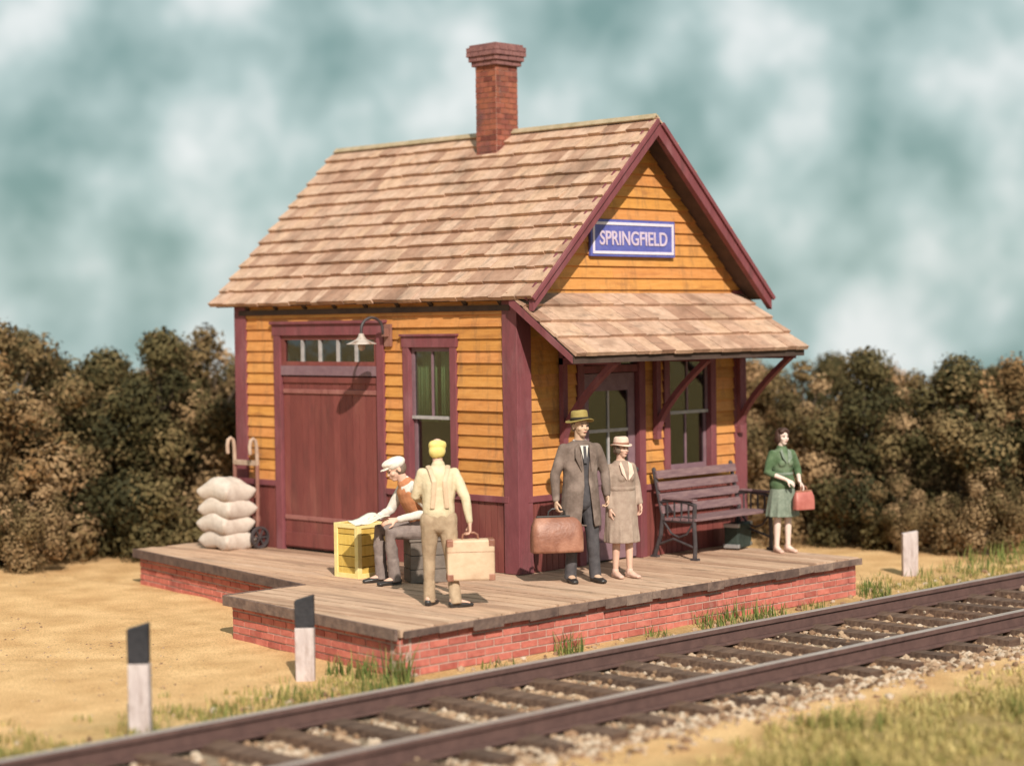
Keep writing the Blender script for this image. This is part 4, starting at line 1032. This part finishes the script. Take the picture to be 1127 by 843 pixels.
def bag(name, loc, rz, w_, d_, h_, mat, label, cat, rounded=True, hh=.10, trim='ironwork', parts=True):
    b = empty(name, loc, rz); tag(b, label, cat)
    mb = MB(); n = 10
    if rounded:      # gladstone shape, narrowing to a mouth
        vs = []; prof = [(1.0, 0), (1.04, .08), (1.03, .45), (.86, .75), (.42, .97), (.30, 1.0)]
        pieces = []
        for (t, z) in prof:
            ww, dd = w_ / 2 * (1 - (1 - t) * .22), d_ / 2 * t
            for k in range(24):
                a = 2 * PI * k / 24; c, s_ = math.cos(a), math.sin(a)
                vs.append((ww * math.copysign(abs(c) ** .38, c), dd * math.copysign(abs(s_) ** .38, s_), z * h_ + .0))
        fs = [(i * 24 + k, i * 24 + (k + 1) % 24, (i + 1) * 24 + (k + 1) % 24, (i + 1) * 24 + k) for i in range(len(prof) - 1) for k in range(24)] + [tuple(range(24))[::-1], tuple((len(prof) - 1) * 24 + k for k in range(24))]
        mb.add(vs, fs, .5); mb.build('body', mat, b, smooth=True, bevel=0)
        mb = MB(); mb.box((-w_ * .40, -.014, h_ - .004), (w_ * .40, .014, h_ + .018)); mb.build('clasp_frame', trim, b, bevel=.004)
        if parts:
            mb = MB()
            for sx in (-1, 1): mb.tube([(sx * w_ * .28, -d_ / 2 * 1.06, h_ * .02), (sx * w_ * .28, -d_ / 2 * 1.09, h_ * .45), (sx * w_ * .28, -d_ / 2 * .9, h_ * .76), (sx * w_ * .28, -.02, h_ * .99)], [(.016, .005)] * 4, 8)
            mb.build('strap', 'blackleather', b)
    else:
        mb.box((-w_ / 2, -d_ / 2, 0), (w_ / 2, d_ / 2, h_)); mb.build('body', mat, b, bevel=.018)
        mb = MB()
        for sx in (-1, 1):
            for zz in (0, 1): mb.box((sx * w_ * .505, -d_ * .515, zz * (h_ - .06) - .003), (sx * (w_ * .505 - .06), d_ * .515, zz * (h_ - .06) + .063))
        mb.build('corner', trim, b, bevel=.008)
        mb = MB(); mb.box((-w_ * .503, -d_ * .508, h_ * .70), (w_ * .503, d_ * .508, h_ * .712)); mb.build('seam', trim, b)
    mb = MB(); q = w_ * .17; mb.tube([(-q, 0, h_ - .002), (-q * .9, 0, h_ + hh * .7), (-q * .5, 0, h_ + hh), (q * .5, 0, h_ + hh), (q * .9, 0, h_ + hh * .7), (q, 0, h_ - .002)], [.010] * 6, 8); mb.build('handle', trim, b, smooth=True)
    return b

def world_pt(p, local): return p.root.matrix_basis @ V(local) if False else V(p.root.location) + Matrix.Rotation(p.root.rotation_euler.z, 3, 'Z') @ V(local)

# --- man in overcoat
p = Person((-.03, -.90, 0), math.radians(-45 + 20), 1.70, 'man in an olive hat and long taupe overcoat carrying a leather bag', dict(
    shR=(-.18, 0, 1.375), shL=(.18, 0, 1.375), elR=(-.28, .0, 1.12), wrR=(-.30, -.07, .865), elL=(.285, .02, 1.13), wrL=(.27, -.07, .90), handR=(-.0, -.05, -1), curl=.75, headrot=(0, 0, .22), knL=(.115, -.03, .49), anL=(.14, -.03, .085), anR=(-.11, .03, .085)))
p.body('tanskin'); p.shoes('blackleather'); p.trousers('suit', 1.25)
J = p.J
ct = [tube([(0, .0, .58), (0, .0, .75), (0, .0, .95), (0, .0, 1.10), (0, .0, 1.28), (0, .005, 1.40), (0, .01, 1.462)], [(.225, .175), (.215, .165), (.198, .155), (.182, .140), (.20, .145), (.205, .118), (.082, .08)], 26, cap=False), p.arm('R', 1.42, .97), p.arm('L', 1.42, .97)]
for q in ('R', 'L'): ct.append(ellipsoid(J['sh' + q], (.062, .066, .058)))
def open_front(me):       # the coat hangs open down the front
    bm = bmesh.new(); bm.from_mesh(me); k = p.k
    dl = [f for f in bm.faces if (lambda c: c.y < -.06 * k and c.z < 1.40 * k and abs(c.x - .015 * k) < (.026 + .055 * max(0, min(1, (1.05 * k - c.z) / (.45 * k))) + .035 * max(0, min(1, (c.z - 1.15 * k) / (.25 * k)))) * k)(f.calc_center_median())]
    bmesh.ops.delete(bm, geom=dl, context='FACES')
    seen = set(); isl = []
    for v in bm.verts:
        if v in seen: continue
        st_ = [v]; seen.add(v); cur = []
        while st_:
            q = st_.pop(); cur.append(q)
            for e_ in q.link_edges:
                o_ = e_.other_vert(q)
                if o_ not in seen: seen.add(o_); st_.append(o_)
        isl.append(cur)
    isl.sort(key=len)
    bmesh.ops.delete(bm, geom=[v for c in isl[:-1] for v in c], context='VERTS')
    for _ in range(14):
        bd = [v for v in bm.verts if v.is_boundary]; nw_ = {}
        for v in bd:
            nb_ = [e_.other_vert(v).co for e_ in v.link_edges if e_.is_boundary]
            if len(nb_) == 2: nw_[v] = v.co * .5 + (nb_[0] + nb_[1]) * .25
        for v, c in nw_.items(): v.co = c
    bm.to_mesh(me); bm.free()
coat = p.solid('overcoat', ct, 'coat', .009, 3, .006, 9, open_front)
so = coat.modifiers.new('thick', 'SOLIDIFY'); so.thickness = .014; so.offset = -1
p.solid('waistcoat', [tube([(0, -.012, .84), (0, -.012, 1.05), (0, -.012, 1.28), (0, 0, 1.39)], [(.15, .118), (.145, .11), (.155, .118), (.13, .095)], 20)], 'suit', .009, 3, .003)
mb = MB(); k = p.k
for sx in (-1, 1): mb.prism([V((sx * .052 + .012, -.138, 1.15)) * k, V((sx * .115, -.150, 1.30)) * k, V((sx * .105, -.125, 1.40)) * k, V((sx * .06, -.10, 1.44)) * k, V((sx * .05, -.130, 1.36)) * k], V((0, -.012, 0)), .5)
mb.build('lapel', 'coat', p.root)
mb = MB(); mb.prism([V((-.045, -.112, 1.42)) * k, V((.045, -.112, 1.42)) * k, V((.012, -.140, 1.25)) * k, V((-.012, -.140, 1.25)) * k], V((0, -.008, 0)), .5); mb.build('shirt', 'white', p.root)
mb = MB(); mb.prism([V((-.014, -.124, 1.415)) * k, V((.014, -.124, 1.415)) * k, V((.018, -.150, 1.24)) * k, V((-.018, -.150, 1.24)) * k], V((0, -.006, 0)), .5); mb.build('tie', 'suit', p.root)
mb = MB()
mb.tube([V((.066 * math.cos(a), .005 + .066 * math.sin(a), 1.455 - .02 * max(0, -math.sin(a)))) * k for a in [2 * PI * i / 16 for i in range(17)]], [(.008, .02)] * 17, 8, cap=False); mb.build('collar', 'white', p.root, smooth=True)
p.hair('greyhair', [((0, .05, -.02), (.07, .055, .05))]); p.hat('oliveFelt', 'bandblack', .142, .086, .118, z0=.052, tilt=-.08)
gp = world_pt(p, p.grip('R'))
bag('leather_bag', (gp.x, gp.y, gp.z - .345 - .078), math.radians(-45 + 12), .52, .22, .345, 'brownleather', 'red brown leather bag in the hand of the overcoated man', 'bag', hh=.085, trim='blackleather', parts=False)

# --- woman in mushroom coat
p = Person((.50, -.98, 0), math.radians(-45 + 28), 1.43, 'woman in a pale pink hat and mushroom brown coat beside the overcoated man', dict(
    shR=(-.15, 0, 1.37), shL=(.15, 0, 1.37), elR=(-.225, .02, 1.12), wrR=(-.20, -.06, .87), elL=(.225, .0, 1.13), wrL=(.20, -.12, .92), headrot=(.05, 0, .2), curl=.45, anR=(-.075, .04, .085), anL=(.085, -.04, .085), knR=(-.08, .0, .49), knL=(.085, -.03, .49)), True)
p.body('skin'); p.shoes('pinkshoe'); J = p.J; k = p.k
P = [tube([(0, 0, .44), (0, 0, .60), (0, 0, .85), (0, .0, .97), (0, 0, 1.12), (0, 0, 1.28), (0, .005, 1.39), (0, .01, 1.462)], [(.225, .19), (.222, .18), (.212, .17), (.198, .158), (.178, .14), (.186, .15), (.178, .112), (.075, .075)], 26, cap=False), p.arm('R', 1.38, .93), p.arm('L', 1.38, .93)]
for q in ('R', 'L'): P.append(ellipsoid(J['sh' + q], (.056, .06, .05)))
for i in range(9):
    a = 2 * PI * i / 9; P.append(tube([(.215 * math.cos(a), .178 * math.sin(a), .44), (.195 * math.cos(a), .16 * math.sin(a), .75), (.15 * math.cos(a), .125 * math.sin(a), 1.04)], [.03, .022, .012], 8, cap=False))
P += [ellipsoid((-.06, -.115, 1.25), (.06, .045, .055)), ellipsoid((.06, -.115, 1.25), (.06, .045, .055))]
p.solid('coat', P, 'dress', .009, 3, .006, 10)
mb = MB(); mb.tube([V((.178 * math.cos(a), .141 * math.sin(a), 1.115)) * k for a in [2 * PI * i / 24 for i in range(25)]], [(.008, .022)] * 25, 8, cap=False); mb.build('belt', 'dress', p.root, smooth=True)
mb = MB()
for sx in (-1, 1): mb.prism([V((sx * .012, -.152, 1.22)) * k, V((sx * .085, -.155, 1.31)) * k, V((sx * .09, -.10, 1.42)) * k, V((sx * .05, -.07, 1.455)) * k, V((sx * .035, -.12, 1.36)) * k], V((0, -.010, 0)), .5)
mb.build('collar', 'creamfelt', p.root)
p.hair('greyhair', [((0, .05, -.035), (.082, .06, .06)), ((-.06, .0, -.02), (.03, .05, .055)), ((.06, .0, -.02), (.03, .05, .055))]); p.hat('creamfelt', 'hatband', .128, .090, .105, z0=.040, tilt=-.05, dent=.0, bend=-.012)

# --- woman in green
p = Person((3.27, -.94, 0), math.radians(-45 + 22), 1.40, 'dark haired woman in a green jacket and skirt near the platform end', dict(
    shR=(-.15, 0, 1.37), shL=(.15, 0, 1.37), elR=(-.25, -.02, 1.13), wrR=(-.06, -.23, 1.03), elL=(.25, .0, 1.13), wrL=(.14, -.24, 1.0), handR=(.75, -.35, -.45), handL=(.35, -.5, -.75), palmR=(0, .6, -.6), palmL=(-.6, .3, -.5), headrot=(0, 0, .15), curl=.5, anR=(-.085, .02, .085), anL=(.085, .0, .085), knR=(-.085, -.01, .49), knL=(.085, -.01, .49)), True)
p.body('paleskin'); p.shoes('pinkshoe'); J = p.J; k = p.k
P = [tube([(0, 0, .95), (0, .0, 1.0), (0, 0, 1.12), (0, 0, 1.28), (0, .005, 1.39), (0, .01, 1.455)], [(.192, .16), (.184, .15), (.148, .122), (.172, .142), (.168, .105), (.072, .072)], 24), ellipsoid((-.06, -.11, 1.25), (.06, .045, .055)), ellipsoid((.06, -.11, 1.25), (.06, .045, .055))]
for q in ('R', 'L'): P += [ellipsoid(J['sh' + q], (.060, .062, .054)), tube([J['sh' + q], lerp(J['sh' + q], J['el' + q], .55), J['el' + q], lerp(J['el' + q], J['wr' + q], .30)], [.070, .068, .060, .052], 12)]
p.solid('jacket', P, 'greenjacket', .009, 3, .006, 11)
P = [tube([(0, 0, .50), (0, 0, .66), (0, .0, .88), (0, .0, 1.02)], [(.235, .20), (.215, .18), (.182, .152), (.14, .115)], 26, cap=False)]
for i in range(11):
    a = 2 * PI * i / 11; P.append(tube([(.222 * math.cos(a), .188 * math.sin(a), .50), (.185 * math.cos(a), .155 * math.sin(a), .78), (.15 * math.cos(a), .125 * math.sin(a), .95)], [.034, .02, .01], 8, cap=False))
p.solid('skirt', P, 'greenskirt', .009, 2, .005, 12)
mb = MB(); mb.tube([V((.152 * math.cos(a), .127 * math.sin(a), 1.10)) * k for a in [2 * PI * i / 24 for i in range(25)]], [(.008, .018)] * 25, 8, cap=False); mb.build('belt', 'greenskirt', p.root, smooth=True)
mb = MB()
for sx in (-1, 1): mb.prism([V((sx * .012, -.150, 1.25)) * k, V((sx * .075, -.150, 1.33)) * k, V((sx * .085, -.095, 1.42)) * k, V((sx * .045, -.068, 1.45)) * k], V((0, -.012, 0)), .5)
mb.build('collar', 'greenskirt', p.root)
p.hair('brownhair', [((0, .05, -.03), (.090, .065, .088)), ((-.070, .012, -.01), (.034, .058, .082)), ((.070, .012, -.01), (.034, .058, .082)), ((0, -.028, .094), (.074, .068, .040)), ((-.045, -.05, .075), (.038, .034, .036)), ((.045, -.05, .075), (.038, .034, .036))])
gp = world_pt(p, p.grip('L'))
bag('handbag', (gp.x, gp.y, gp.z - .20 - .055), math.radians(-45 + 25), .25, .10, .20, 'redleather', 'dull red handbag held by the woman in green', 'handbag', hh=.06, trim='brownleather', parts=False)

# --- porter
p = Person((-2.135, -1.055, 0), math.radians(142), 1.57, 'porter in a yellow cap and cream shirt seen from behind with a tan suitcase', dict(
    elR=(-.27, .09, 1.12), wrR=(-.31, .09, .865), elL=(.235, -.05, 1.14), wrL=(.16, -.26, 1.08), handL=(-.3, -.9, .1), headrot=(.1, 0, -.2), curl=.8, anR=(-.15, .10, .085), knR=(-.12, -.01, .49), toeR=(-1, -.35, 0), toeL=(-.5, -1, 0), anL=(.10, -.10, .085), knL=(.10, -.08, .49), chest=(0, -.01, 1.28), neck=(0, -.01, 1.455), head=(0, -.04, 1.61), palmL=(-1, 0, 0)))
p.body('skin'); p.shoes('blackleather'); p.trousers('khaki', 1.2, .006); J = p.J; k = p.k
P = [tube([(0, .0, .98), (0, .0, 1.08), (0, -.005, 1.28), (0, -.005, 1.39), (0, -.005, 1.455)], [(.168, .13), (.165, .125), (.19, .14), (.188, .108), (.07, .07)], 22), p.arm('R', 1.32, .92), p.arm('L', 1.32, .92)]
for q in ('R', 'L'): P.append(ellipsoid(J['sh' + q], (.060, .062, .054)))
p.solid('shirt', P, 'shirtwhite', .009, 3, .007, 12)
mb = MB()
for sx in (-1, 1): mb.tube([V((sx * .075, .128, 1.03)) * k, V((sx * .06, .138, 1.18)) * k, V((sx * .055, .142, 1.30)) * k, V((sx * .09, .10, 1.425)) * k, V((sx * .105, .0, 1.452)) * k, V((sx * .10, -.10, 1.42)) * k, V((sx * .09, -.150, 1.28)) * k, V((sx * .085, -.135, 1.03)) * k], [(.022, .007)] * 8, 8)
mb.build('braces', 'tanleather', p.root)
p.solid('waistcoat', [tube([(0, .012, 1.0), (0, .012, 1.08), (0, .010, 1.24), (0, .010, 1.31)], [(.150, .130), (.148, .126), (.135, .142), (.06, .135)], 22)], 'vest', .009, 3, .004) if False else None
p.hair('greyhair', [((0, .040, -.045), (.066, .050, .05))], .05); p.cap('yellowcap', True, .006, .026, .06, True)
gp = world_pt(p, p.grip('R'))
bag('suitcase', (gp.x, gp.y, gp.z - .385 - .055), math.radians(-45 + 6), .44, .16, .375, 'tanleather', 'square tan suitcase in the porter\'s hand', 'suitcase', rounded=False, hh=.06, trim='brownleather')

# --- seated man
p = Person((-.97, .41, 0), math.radians(-45 - 64), 1.74, 'seated man in a white flat cap and rust waistcoat leaning over a newspaper', dict(
    pelvis=(0, .02, .56), waist=(0, -.03, .70), chest=(0, -.11, .88), neck=(0, -.21, 1.03), head=(0, -.30, 1.16), shR=(-.17, -.15, .95), shL=(.17, -.15, .95), elR=(-.245, -.26, .72), wrR=(-.12, -.47, .66), elL=(.30, -.06, .73), wrL=(.16, -.37, .66),
    handR=(.25, -1, -.1), handL=(-.2, -1, -.1), palmR=(.6, 0, -.6), palmL=(-.6, 0, -.6), hipR=(-.10, -.02, .53), hipL=(.10, -.02, .53), knR=(-.14, -.44, .53), knL=(.13, -.43, .52), anR=(-.13, -.42, .085), anL=(.12, -.38, .085), headrot=(.42, 0, -.1), curl=.4))
p.body('skin'); p.shoes('blackleather'); p.trousers('greytrousers', 1.2, .006); J = p.J; k = p.k
def tor(a): return tube([J['pelvis'] + V((0, 0, -.0)), J['waist'], J['chest'], lerp(J['chest'], J['neck'], .62), lerp(J['chest'], J['neck'], .95)], [(.155 * a, .12 * a), (.15 * a, .118 * a), (.178 * a, .128 * a), (.178 * a, .10 * a), (.072 * a, .068 * a)], 22)
P = [tor(1.02), p.arm('R', 1.32, .90), p.arm('L', 1.32, .90)] + [ellipsoid(J['sh' + q], (.060, .062, .054)) for q in 'RL']
p.solid('shirt', P, 'white', .009, 3, .007, 12)
p.solid('waistcoat', [tube([J['pelvis'] + V((0, 0, .03)), J['waist'], J['chest'], lerp(J['chest'], J['neck'], .6), lerp(J['chest'], J['neck'], .86)], [(.172, .136), (.168, .136), (.192, .150), (.172, .122), (.09, .08)], 22)], 'vest', .009, 3, .005)
p.hair('greyhair', [((0, .045, -.02), (.072, .055, .06))], .035); p.cap('whitecap', True, .012, .040, -.05)
# newspaper: a bent sheet with thickness
n = 12; mb = MB(); vs = []; fs = []
for i in range(n + 1):
    for j in range(n + 1):
        u, v = -1 + 2 * i / n, -1 + 2 * j / n
        vs.append((.20 * u, .15 * v, .035 * abs(u) + .02 * math.sin(v * 2.5) + .006 * mnoise.noise(V((u * 3, v * 3, 2)))))
for i in range(n):
    for j in range(n): a = i * (n + 1) + j; fs.append((a, a + n + 1, a + n + 2, a + 1))
mb.add(vs, fs, .5); nw = mb.build('newspaper', 'paper', None, smooth=True); so = nw.modifiers.new('thick', 'SOLIDIFY'); so.thickness = .008
c_ = world_pt(p, V((0.0, -.60, .645)) * k); nw.location = c_; nw.rotation_euler = (0, 0, p.root.rotation_euler.z); nw.rotation_euler = (math.radians(8), 0, p.root.rotation_euler.z)
tag(nw, 'pale newspaper spread between the seated man\'s hands', 'newspaper')

# ------------------------------------------------------------------ trees
def crown_mesh(seed, hgt, wid, nclump, mat, per=300):
    rr = random.Random(seed); mb = MB(); cl = []
    tries = 0
    while len(cl) < nclump and tries < 4000:
        tries += 1
        t = rr.random() ** .85; z = .18 + t * (hgt - .40)
        prof = math.sin(PI * min(1, (t * .86 + .16))) ** .55
        a = rr.uniform(0, 2 * PI); r = wid * prof * math.sqrt(rr.random()) * (1 + .22 * mnoise.noise(V((math.cos(a) * 1.3, math.sin(a) * 1.3, z + seed))))
        cl.append((V((r * math.cos(a), r * math.sin(a), z)), rr.uniform(.22, .46) * (1.1 if t < .6 else .88), min(1, max(0, rr.gauss(.5, .30)))))
    vs = []; fs = []; tn = []
    for c, R_, tone in cl:
        n = int(per * (R_ / .3) ** 2)
        for i in range(n):
            d = V((rr.gauss(0, 1), rr.gauss(0, 1), rr.gauss(0, 1))).normalized(); q = c + d * R_ * (rr.random() ** .28) * rr.uniform(.82, 1.14)
            q.z = max(.02, q.z - .12 * R_)
            nn = (d + V((rr.gauss(0, .34), rr.gauss(0, .34), rr.gauss(0, .34)))).normalized(); t1 = nn.orthogonal().normalized(); t1 = Matrix.Rotation(rr.uniform(0, 6.28), 3, nn) @ t1; t2 = nn.cross(t1)
            s_ = rr.uniform(.02, .044); k = len(vs)
            vs += [q - t1 * s_ * 1.25, q + t2 * s_ * .7, q + t1 * s_ * 1.25, q - t2 * s_ * .7]; fs.append((k, k + 1, k + 2, k + 3)); tn.append(min(1, max(0, tone + rr.gauss(0, .10))))
    me = bpy.data.meshes.new('crown'); me.from_pydata([tuple(v) for v in vs], [], fs); at = me.attributes.new('tone', 'FLOAT', 'FACE'); at.data.foreach_set('value', np.array(tn, dtype=np.float32)); me.materials.append(M[mat]); me.update()
    mb = MB()
    def limb(pts, r): mb.tube(pts, r, 7)
    limb([(0, 0, -.1), (.03, .02, hgt * .3), (-.03, .03, hgt * .55), (.02, 0, hgt * .8)], [.075, .06, .04, .015])
    for c, R_, tone in cl[::3]:
        b = V((0, .02, min(c.z * .6, hgt * .6))); m_ = lerp(b, c, .5) + V((0, 0, .06)); limb([b, m_, c], [.03, .02, .008])
    tm_ = mb.mesh('trunk'); tm_.materials.append(M['bark'])
    return me, tm_
variants = [crown_mesh(101, 3.3, 1.35, 44, 'leaf_brown'), crown_mesh(202, 3.1, 1.25, 38, 'leaf_olive'), crown_mesh(303, 3.4, 1.45, 46, 'leaf_rust'), crown_mesh(404, 2.6, 1.2, 30, 'leaf_brown'), crown_mesh(505, 3.0, 1.3, 40, 'leaf_olive')]
TREES = 'TREE_TABLE'
def px_ground(px, t):          # where a column of the photo meets a distance on the ground (numbers only, used once to lay the wood out)
    d = R @ V((px - 563.5, 0, -2180.96)); d.z = 0; d.normalize(); return V((CAM.x + d.x * t, CAM.y + d.y * t, 0))
tl = [  # column, distance, height, variant
    (-150, 27.2, 3.4, 0), (-72, 26.6, 3.25, 2), (2, 26.5, 3.25, 0), (62, 27.4, 2.8, 1), (118, 27.3, 2.75, 4), (176, 27.0, 3.12, 1), (228, 27.6, 3.15, 0), (290, 28.6, 2.9, 1),
    (25, 30.0, 3.0, 4), (95, 30.5, 2.55, 1), (190, 30.4, 2.9, 2), (262, 31, 2.7, 0),
    (380, 30, 3.0, 1), (470, 30, 3.1, 0), (560, 30.5, 2.9, 2), (650, 30, 3.0, 4), (740, 29.5, 2.8, 1),
    (826, 28.2, 2.55, 2), (884, 27.4, 2.55, 0), (950, 27.0, 2.72, 1), (1006, 27.4, 2.4, 0), (1056, 26.9, 2.52, 4), (1116, 27.2, 2.55, 2), (1190, 27.0, 2.7, 1), (1270, 27, 2.8, 0),
    (850, 30.5, 2.4, 1), (915, 30.5, 2.5, 4), (975, 30.6, 2.4, 2), (1035, 30.5, 2.3, 0), (1095, 30.4, 2.4, 1), (1160, 30.5, 2.5, 0)]
hgts = (3.3, 3.1, 3.4, 2.6, 3.0)
# the leafiest bushes low in front
tl += [(14, 25.6, 1.5, 3), (1085, 25.9, 1.3, 3), (985, 26.2, 1.1, 3)]
kinds = {0: 'brown leaved bushy tree', 1: 'dark olive bushy tree', 2: 'rusty leaved broad tree', 3: 'low brown bush', 4: 'dark olive rounded tree'}
for i, (px, t, h, k) in enumerate(tl):
    P_ = px_ground(px, t); z = gz(P_.x, P_.y)
    nm = 'bush' if k == 3 else 'tree'
    side = 'left of the depot' if px < 300 else ('behind the depot' if px < 790 else 'right of the depot')
    row = 'in the front of the wood' if t < 28.9 else 'at the back of the wood'
    r_ = empty(nm, (P_.x, P_.y, z - .05), rnd.uniform(0, 6.28)); s_ = h / hgts[k]; wv = rnd.uniform(.92, 1.1); r_.scale = (s_ * wv, s_ * wv, s_)
    tag(r_, '%s %s %s' % (kinds[k], row, side), nm, 'trees and bushes of the wood ' + side)
    a = bpy.data.objects.new('trunk', variants[k][1]); COL.objects.link(a); a.parent = r_
    b = bpy.data.objects.new('crown', variants[k][0]); COL.objects.link(b); b.parent = r_

# ------------------------------------------------------------------ grass and weeds
def blades(mb, x, y, n, hgt, spread, rr, tone=(.2, .9), lean=.5):
    for i in range(n):
        a = rr.uniform(0, 6.28); r = spread * math.sqrt(rr.random()); bx, by = x + r * math.cos(a), y + r * math.sin(a); z = gz(bx, by) - .01
        h = hgt * rr.uniform(.45, 1.1); l = rr.uniform(.1, lean) * h; a2 = rr.uniform(0, 6.28); w_ = rr.uniform(.004, .009); dx, dy = math.cos(a2), math.sin(a2)
        sx, sy = -dy * w_, dx * w_
        mb.add([(bx - sx, by - sy, z), (bx + sx, by + sy, z), (bx + dx * l * .4 + sx * .7, by + dy * l * .4 + sy * .7, z + h * .6), (bx + dx * l * .4 - sx * .7, by + dy * l * .4 - sy * .7, z + h * .6), (bx + dx * l, by + dy * l, z + h)], [(0, 1, 2, 3), (3, 2, 4)], rr.uniform(*tone))
rr = random.Random(9); mb = MB()
for i in range(7500):       # near verge
    x = rr.uniform(-4.2, 9); y = rail_a(x) - .775 - 1.45 - rr.random() ** 1.2 * 2.6
    if turf_at(x, y) * (1 if mnoise.noise(V((x * 1.3, y * 1.3, 40))) > -.25 else .3) > rr.uniform(.2, 1):
        q = mnoise.noise(V((x * .8, y * .8, 60))); blades(mb, x, y, 7, .085 + .07 * max(0, q + .2), .07, rr, (.05, .75) if q > .12 else (.35, 1), .9)
for i in range(2600):       # verge between far rail and sand, left and right
    x = rr.uniform(-8, -3.4) if i % 2 else rr.uniform(3.5, 12); y = rail_a(x) + .28 + abs(rr.gauss(0, .38))
    if mnoise.noise(V((x * 1.5, y * 1.5, 11))) > -.2: blades(mb, x, y, 7, .085, .06, rr, (.1, .85))
o = mb.build('grass', 'drygrass'); tag(o, 'dry tan and green grass along both sides of the track', 'grass', kind='stuff')
mb = MB()
for (x, y, n, h, s_) in ((-3.42, -1.88, 90, .34, .14), (-3.52, -1.55, 60, .26, .13), (-3.50, -1.2, 40, .2, .12), (-3.7, -2.0, 60, .2, .2), (-1.35, -1.95, 60, .24, .14), (-.1, -1.98, 30, .14, .14), (.75, -1.99, 70, .20, .22), (1.15, -2.02, 70, .22, .2), (1.6, -2.02, 60, .18, .2), (2.4, -2.05, 40, .12, .2), (3.55, -1.95, 80, .18, .2), (3.85, -1.75, 60, .16, .25), (5.15, -1.5, 40, .16, .2), (-4.4, -1.8, 60, .16, .3), (-5.2, -2.0, 60, .14, .3), (-6.0, -2.05, 50, .12, .25), (-2.3, -2.03, 40, .12, .2), (5.9, -1.7, 60, .22, .35), (6.8, -1.5, 70, .26, .4), (7.6, -1.4, 70, .28, .4)):
    blades(mb, x, y, n, h, s_, rr, (.0, .8), .6)
o = mb.build('weeds', 'weed'); tag(o, 'green weeds growing along the foot of the brick platform', 'weeds', kind='stuff')

bpy.data.scenes.remove(SCRATCH)
